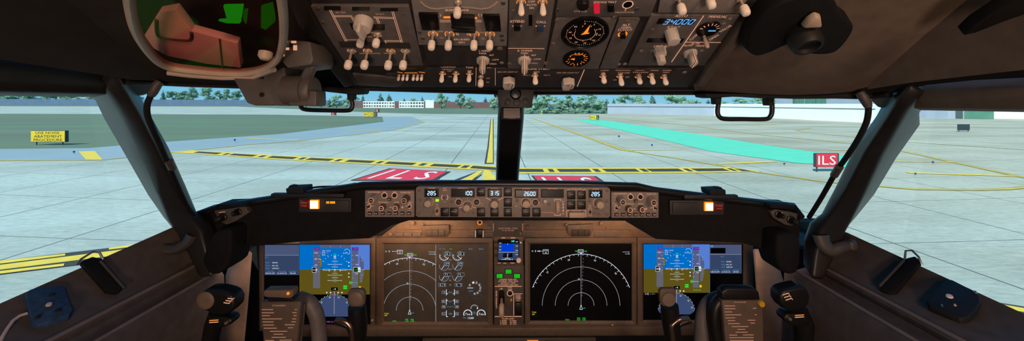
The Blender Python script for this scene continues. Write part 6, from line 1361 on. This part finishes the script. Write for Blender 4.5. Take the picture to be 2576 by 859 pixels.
# ---- lamp on the right ceiling
LQ = Fr(P(2000, 70, .475), (1, 0, 0), (0, -.8725, .4885))
t = thing('reading_lamp', 'round black swivel lamp on the right ceiling lining', 'lamp', LQ.o)
put('base', MB().prism([LQ.l(*p[:2]) for p in smooth_px([(x, y, 0) for x, y in [(1868, 112), (1888, 60), (1930, 15), (1990, -15), (2080, -20), (2112, 30), (2142, 58), (2122, 98), (2090, 124), (2040, 128), (2006, 116), (1985, 100), (1935, 122), (1895, 132), (1868, 112)]], 4)[:-1]], -.02, .008).mesh('base', 'black_pad', bevel=.005, seg=3), t, LQ.M)
s_ = LQ.sc(2008, 82); put('lamp_head', MB().lathe([(34 * s_, .005), (34 * s_, .026), (30 * s_, .032), (24 * s_, .032), (22 * s_, .026), (.0005, .026)], 32).mesh('lamp_head', 'frame_dark'), t, LQ.at(2010, 72))
put('knob', MB().prism([LQ.l(*p) for p in [(2000, 42), (2016, 22), (2036, 8), (2050, 12), (2054, 40)]], .012, .022, top=.85).mesh('knob', 'hud_rim', bevel=.003), t, LQ.M)
for x in (2004, 2024): put('screw', MB().lathe([(.0022, 0), (.0018, .0015), (.0004, .002)], 10).mesh('screw', 'cap_white'), t, LQ.at(x, 60, .026))
t = thing('ceiling_strap', 'black strap across the lining in the upper right corner', 'strap', P(2520, 40, .36)); 
LS = Fr(P(2520, 40, .385), (1, 0, 0), (0, -.8725, .4885)); put('strap', MB().prism([LS.l(*p) for p in [(2420, 84), (2450, 56), (2520, 10), (2600, -30), (2660, -30), (2600, 22), (2520, 50), (2450, 78)]], -.01, .003).mesh('strap', 'black_pad', bevel=.001), t, LS.M)
# ================================================================ yokes
YY = .74
def bevpoly(pts, Y0, Y1, bev, m, nm, par, seg=3): return put(nm, prismY(pts, Y0, Y1).mesh(nm, m, bevel=bev, seg=seg), par)
def strokes(par, fr, rows, w, m='legend_dim', wd=1.6):
    d = Draw(fr, w)
    for x0, x1, y in rows: d.line(x0, y, x1, y - (x1 - x0) * .004, wd, m)
    d.put('lettering', par)
# captain's side
yk = thing('control_yoke', 'left control yoke with checklist board, right horn over the blue screen', 'yoke', P(720, 900, YY))
bevpoly([(655, 762), (756, 760), (753, 800), (746, 870), (744, 1100), (668, 1100), (662, 870)], YY, YY + .015, .003, 'plate_brown', 'checklist_board', yk)
f = VF(YY, 700, 800)
rows = [(659, 688, 779.2), (742, 748, 779), (659, 690, 787.3), (736, 747, 787), (660, 680, 794.5), (739, 747, 794.5), (660, 710, 802.7), (736, 746, 802.5), (661, 689, 810.3), (734, 745, 810), (662, 690, 818), (717, 742, 817.5), (664, 697, 826), (725, 738, 825), (680, 723, 834), (689, 713, 841), (684, 720, 849), (668, 690, 857), (704, 734, 856), (672, 730, 866)]
strokes(yk, f, rows, .0008); d = Draw(f, .0008); d.text('STANDBY', 703, 769, 3.6, 'legend_dim', 34); d.put('lettering', yk)
bevpoly([(661, 741), (664, 732), (735, 731), (737, 740), (736, 748), (730, 752), (666, 749)], YY - .012, YY + .008, .002, 'knob_brown', 'board_clip', yk)
bevpoly([(670, 751), (736, 751), (737, 760), (674, 760)], YY - .004, YY + .02, .002, 'yoke_black', 'clip_spring', yk)
o = put('clip_light', MB().lathe([(.0032, 0), (.0028, .0015), (.0005, .002)], 14).mesh('clip_light', [PAL['orange']]), yk, VF(YY - .0125, 725, 739).at(725, 739))
put('yoke_arm', tube_px(smooth_px([(752, 752, YY + .05), (776, 762, YY + .045), (792, 784, YY + .045), (800, 815, YY + .045), (804, 860, YY + .045), (806, 930, YY + .045)], 4), .0155, 16).mesh('yoke_arm', 'yoke_grey'), yk)
put('arm_strut', tube_px([(765, 764, YY + .02), (760, 810, YY + .02), (750, 900, YY + .02)], .0042, 10).mesh('arm_strut', 'plate_brown'), yk)
def horn(par, head, stem, btn, br, trig, led=None):
    h = bevpoly(head, YY - .012, YY - .001, .004, 'plate_brown', 'horn_head', par, 4)
    fr = VF(YY - .012, *btn); s = fr.sc(*btn); put('button', MB().lathe([(br * s, -.001), (br * s, .002), (br * s * .9, .0035), (br * s * .4, .0045), (.0004, .0046)], 28).mesh('button', 'knob_brown'), h, fr.at(*btn))
    put('horn_stem', tube_px(stem[0], stem[1], 16, flat=1.0).mesh('horn_stem', 'yoke_black'), par)
    tr = put('trigger', tube_px(smooth_px(trig, 5), .0048, 12).mesh('trigger', 'trigger_metal'), par)
horn(yk, [(874, 738), (879, 730), (910, 729), (917, 737), (917, 766), (909, 775), (880, 775), (873, 764)], ([(898, 770, YY + .01), (900, 800, YY + .012), (902, 830, YY + .015), (899, 870, YY + .02), (890, 960, YY + .03)], [.0175, .0185, .0175, .016, .016]), (896, 752), 18.5, [(846, 806, YY), (862, 808, YY - .002), (876, 816, YY - .002), (885, 832, YY - .002), (887, 870, YY)])
put('trigger_guard', tube_px([(842, 808, YY + .008), (864, 815, YY + .008), (878, 822, YY + .008), (886, 840, YY + .008)], .0062, 12).mesh('trigger_guard', 'yoke_black'), yk)
def lhorn(par, pts1, ringc, marks, pts2, bar, stem, m='yoke_black'):
    h = bevpoly(pts1, YY - .02, YY + .012, .009, m, 'grip_head', par, 4)
    if ringc: fr = VF(YY - .0205, *ringc); s = fr.sc(*ringc); put('thumb_dial', MB().lathe([(22 * s, -.002), (22 * s, .001), (19 * s, .003), (10 * s, .0035), (.0004, .003)], 26).mesh('thumb_dial', 'knob_brown'), h, fr.at(*ringc))
    fr = VF(YY - .0206, marks[0], marks[1]); d = Draw(fr, .0004)
    for i in range(3): 
        x, y = marks[0] + marks[2][0] * i, marks[1] + marks[2][1] * i; d.line(x, y, x + marks[3][0], y + marks[3][1], 2.2, 'white' if False else 'legend'); d.line(x + marks[3][0], y + marks[3][1], x + marks[3][0] + marks[2][0] * .6, y + marks[3][1] + marks[2][1] * .6, 1.6, 'legend')
    d.put('marking', h)
    g = bevpoly(pts2, YY - .018, YY + .008, .007, m, 'trim_switch_pod', par, 3)
    fr = VF(YY - .0185, bar[0], bar[1]); d = Draw(fr, .0006); d.line(bar[0], bar[1], bar[2], bar[1] - 1.5, 2.2, 'orange'); d.line(bar[0], bar[1] + 5, bar[2], bar[1] + 3.5, 2.2, 'legend'); d.put('marking', g)
    knob(g, fr, bar[4], bar[5], 4, .005, 'knob_brown', 'trim_switch', flute=0)
    put('grip_stem', tube_px(stem[0], stem[1], 16).mesh('grip_stem', m), par)
lhorn(yk, [(501, 756), (504, 740), (514, 731), (540, 731), (566, 737), (582, 745), (589, 760), (588, 778), (576, 790), (558, 796), (530, 792), (508, 780)], (517, 757), (563, 762, (5, -5.5), (14, 2)),
      [(524, 806), (534, 797), (560, 798), (578, 803), (584, 811), (578, 819), (560, 826), (536, 828), (524, 820)], (527, 807, 550, 0, 572, 811), ([(545, 785, YY), (538, 815, YY + .004), (530, 850, YY + .01), (524, 960, YY + .02)], [.013, .016, .015, .015]))
put('yoke_rim', tube_px(smooth_px([(520, 880, YY + .02), (580, 905, YY + .03), (650, 900, YY + .03), (700, 900, YY + .035), (800, 905, YY + .035), (860, 905, YY + .03), (892, 890, YY + .02)], 4), .014, 12).mesh('yoke_rim', 'yoke_black'), yk)
# first officer's side
yr = thing('control_yoke', 'right control yoke with yellow button on its dark checklist board', 'yoke', P(1865, 900, YY))
bevpoly([(1816, 757), (1918, 757), (1921, 800), (1922, 870), (1920, 1100), (1834, 1100), (1826, 870)], YY, YY + .015, .003, 'plate_brown', 'checklist_board', yr)
f = VF(YY, 1865, 800)
rows = [(1822, 1849, 770), (1893, 1902, 776), (1822, 1849, 777), (1822, 1841, 785), (1823, 1864, 792.5), (1898, 1903, 792), (1824, 1849, 800), (1880, 1899, 806), (1830, 1849, 807), (1887, 1898, 813), (1831, 1860, 814.5), (1840, 1882, 822), (1854, 1874, 829), (1850, 1880, 836), (1834, 1854, 843.5), (1868, 1895, 843), (1834, 1895, 850), (1836, 1895, 857)]
strokes(yr, f, rows, .0008); d = Draw(f, .0008); d.text('STANDBY', 1862, 760.5, 3.4, 'legend_dim', 32); d.put('lettering', yr)
bevpoly([(1815, 735), (1830, 727), (1900, 727), (1910, 737), (1914, 757), (1816, 757)], YY - .01, YY + .010, .004, 'yoke_black', 'board_clip', yr)
knob(yr, VF(YY, 1913, 763), 1913, 763.5, 7.6, .006, 'yellow_cap', 'yellow_button', flute=0)
put('yoke_arm', tube_px(smooth_px([(1822, 750, YY + .05), (1800, 754, YY + .05), (1780, 770, YY + .05), (1770, 795, YY + .05), (1766, 830, YY + .05), (1764, 930, YY + .05)], 4), .0155, 16).mesh('yoke_arm', 'yoke_grey'), yr)
put('arm_strut', tube_px(smooth_px([(1815, 752, YY + .02), (1800, 772, YY + .02), (1796, 810, YY + .02), (1806, 870, YY + .02), (1812, 930, YY + .02)], 4), .0125, 12).mesh('arm_strut', 'yoke_black'), yr)
horn(yr, [(1659, 735), (1665, 728), (1697, 727), (1702, 735), (1701, 765), (1694, 773), (1668, 773), (1661, 763)], ([(1684, 768, YY + .01), (1686, 800, YY + .012), (1690, 830, YY + .015), (1696, 870, YY + .02), (1706, 960, YY + .03)], [.0175, .0185, .0175, .016, .016]), (1681.5, 754), 17.5, [(1732, 802, YY), (1712, 804, YY - .003), (1697, 812, YY - .003), (1689, 824, YY - .003), (1692, 850, YY - .001), (1696, 880, YY)])
put('trigger_guard', tube_px([(1736, 806, YY + .008), (1716, 812, YY + .008), (1704, 820, YY + .008), (1698, 840, YY + .008)], .0062, 12).mesh('trigger_guard', 'yoke_black'), yr)
lhorn(yr, [(1962, 745), (1972, 733), (1990, 728), (2014, 722), (2032, 728), (2040, 748), (2036, 770), (2020, 784), (1990, 787), (1972, 778), (1963, 764)], None, (1968, 743, (4, 6.5), (15, -5)),
      [(1972, 800), (1982, 791), (2010, 791), (2034, 796), (2042, 808), (2036, 824), (2010, 828), (1990, 820), (1975, 810)], (1999, 794, 2022, 0, 1984, 801), ([(2012, 780, YY), (2020, 812, YY + .004), (2022, 850, YY + .01), (2018, 960, YY + .02)], [.014, .019, .018, .016]))
put('yoke_rim', tube_px(smooth_px([(2020, 885, YY + .02), (1980, 905, YY + .03), (1900, 900, YY + .035), (1800, 905, YY + .035), (1740, 905, YY + .03), (1700, 890, YY + .02)], 4), .014, 12).mesh('yoke_rim', 'yoke_black'), yr)

# ================================================================ things on the side ledges
def wallfr(s_, Y):
    """lining plane between the ledge edge and the ridge below it, at distance Y"""
    def pt(Y):
        f = (.787 - Y) / .228; dz = 0 if s_ < 0 else -.016; r1 = .70 if s_ < 0 else .68
        return Vector((s_ * (.736 + .058 * f), Y, Z0 - .278 - .042 * f + dz)), Vector((s_ * (r1 + .012), Y, Z0 - .354))
    a, c = pt(Y); a2, c2 = pt(Y + .02); v = (a - c).normalized(); u = ((a2 + c2) - (a + c)).normalized() * (1 if s_ < 0 else -1)
    u = (u - v * u.dot(v)).normalized(); return Fr((a + c) / 2, u, v)
WL, WR = wallfr(-1, .58), wallfr(1, .61); WL2, WR2 = wallfr(-1, .65), wallfr(1, .69)
def pad(fr, pts, label, m, dots, nm='mounting_pad'):
    t = thing(nm, label, 'pad', fr.M @ Vector((*fr.l(*pts[0]), 0)))
    put('plate', MB().prism([fr.l(*p) for p in pts], .001, .012, top=.95).mesh('plate', m, bevel=.002), t, fr.M)
    for x, y, r, mm in dots:
        s = fr.sc(x, y); put('stud', MB().lathe([(r * s, 0), (r * s * .8, .003), (.0003, .0035)], 14).mesh('stud', mm), t, fr.at(x, y, .0115))
    return t
pad(WL, [(58, 752), (68, 742), (100, 735), (148, 731), (162, 738), (172, 770), (182, 794), (172, 810), (130, 824), (92, 835), (76, 828), (68, 800)], 'blue square mounting pad with a pale centre stud, left ledge', 'pad_blue', [(118, 783, 6, 'cable_pink'), (142, 797, 6, 'pad_black'), (127, 757, 5, 'pad_black'), (90, 815, 5, 'pad_black')])
t = thing('charging_cable', 'pale pink cable running from under the blue pad', 'cable', WL.M @ Vector((*WL.l(62, 800), .006)))
put('cable', MB().tube([(*WL.l(x, y), .006) for x, y in ((66, 797), (48, 803), (30, 816), (16, 836), (4, 856), (-8, 885), (-20, 930))], .0022, 8).mesh('cable', 'cable_pink'), t, WL.M)
pad(WR, [(2332, 772), (2352, 745), (2376, 720), (2395, 716), (2430, 734), (2466, 755), (2471, 772), (2462, 792), (2438, 816), (2418, 821), (2370, 800), (2336, 784)], 'black square mounting pad with a pale centre stud, right ledge', 'pad_black', [(2391, 763, 7, 'cap_white'), (2405, 786, 3, 'cable_pink'), (2372, 787, 3, 'steel'), (2455, 753, 4, 'steel')])
def clip(fr, pts, wire, label, edge):
    t = thing('chart_clip', label, 'clip', fr.M @ Vector((*fr.l(*pts[0]), 0)))
    put('board', MB().prism([fr.l(*p) for p in pts], .001, .010).mesh('board', 'black_pad', bevel=.002), t, fr.M)
    put('spring_wire', MB().tube([(*fr.l(x, y), w) for x, y, w in wire], .0018, 8).mesh('spring_wire', 'steel'), t, fr.M)
    put('edge_bar', MB().tube([(*fr.l(x, y), .011) for x, y in edge], .0022, 8).mesh('edge_bar', 'frame_paint'), t, fr.M)
clip(WL2, [(196, 668), (226, 655), (252, 660), (304, 735), (290, 746), (262, 742)], [(190, 672, .004), (196, 664, .012), (222, 652, .020), (238, 655, .020), (252, 664, .012)], 'black clip board with a wire spring lying on the left ledge', [(246, 668), (306, 736)])
clip(WR2, [(2216, 738), (2284, 660), (2306, 655), (2322, 668), (2258, 744), (2240, 748)], [(2278, 664, .006), (2288, 652, .02), (2304, 653, .022), (2318, 663, .016), (2321, 672, .004)], 'black clip board with a wire spring lying on the right ledge', [(2218, 732), (2278, 668)])

# ================================================================ lights
def area(nm, loc, tgt, size, power, col, spread=PI):
    l = bpy.data.lights.new(nm, 'AREA'); l.energy = power; l.color = col; l.size = size; l.shape = 'DISK'; l.spread = spread
    o = bpy.data.objects.new(nm, l); COL.objects.link(o); o.location = loc
    o.rotation_euler = (Vector(tgt) - Vector(loc)).to_track_quat('-Z', 'Y').to_euler(); return o
WARM = (1.0, .64, .42)
area('dome_light', (.45, -.75, Z0 + .38), (.30, 1.0, Z0 - .15), .25, 9.0, WARM)
area('console_light', (.0, -.9, Z0 - .35), (.15, .7, Z0 + .15), .3, 9.5, (1.0, .71, .55))
for x, w_, ln in ((-.30, .55, .22), (.30, .32, .26)):
    o = area('flood_lamp', (x, .955, Z0 - .328), (x, 1.06, Z0 - .40), ln, w_, (1.0, .52, .26)); o.data.shape = 'RECTANGLE'; o.data.size_y = .03
for s_ in (-1, 1): area('side_lamp', (s_ * .60, .86, Z0 - .34), (s_ * .72, .965, Z0 - .50), .03, .16, (1.0, .62, .42))  # added fill lights that brighten the tan uprights
vs = SC.view_settings; vs.view_transform = 'Standard'; vs.look = 'None'; vs.exposure = 0.0; vs.gamma = 1.0; vs.use_curve_mapping = False
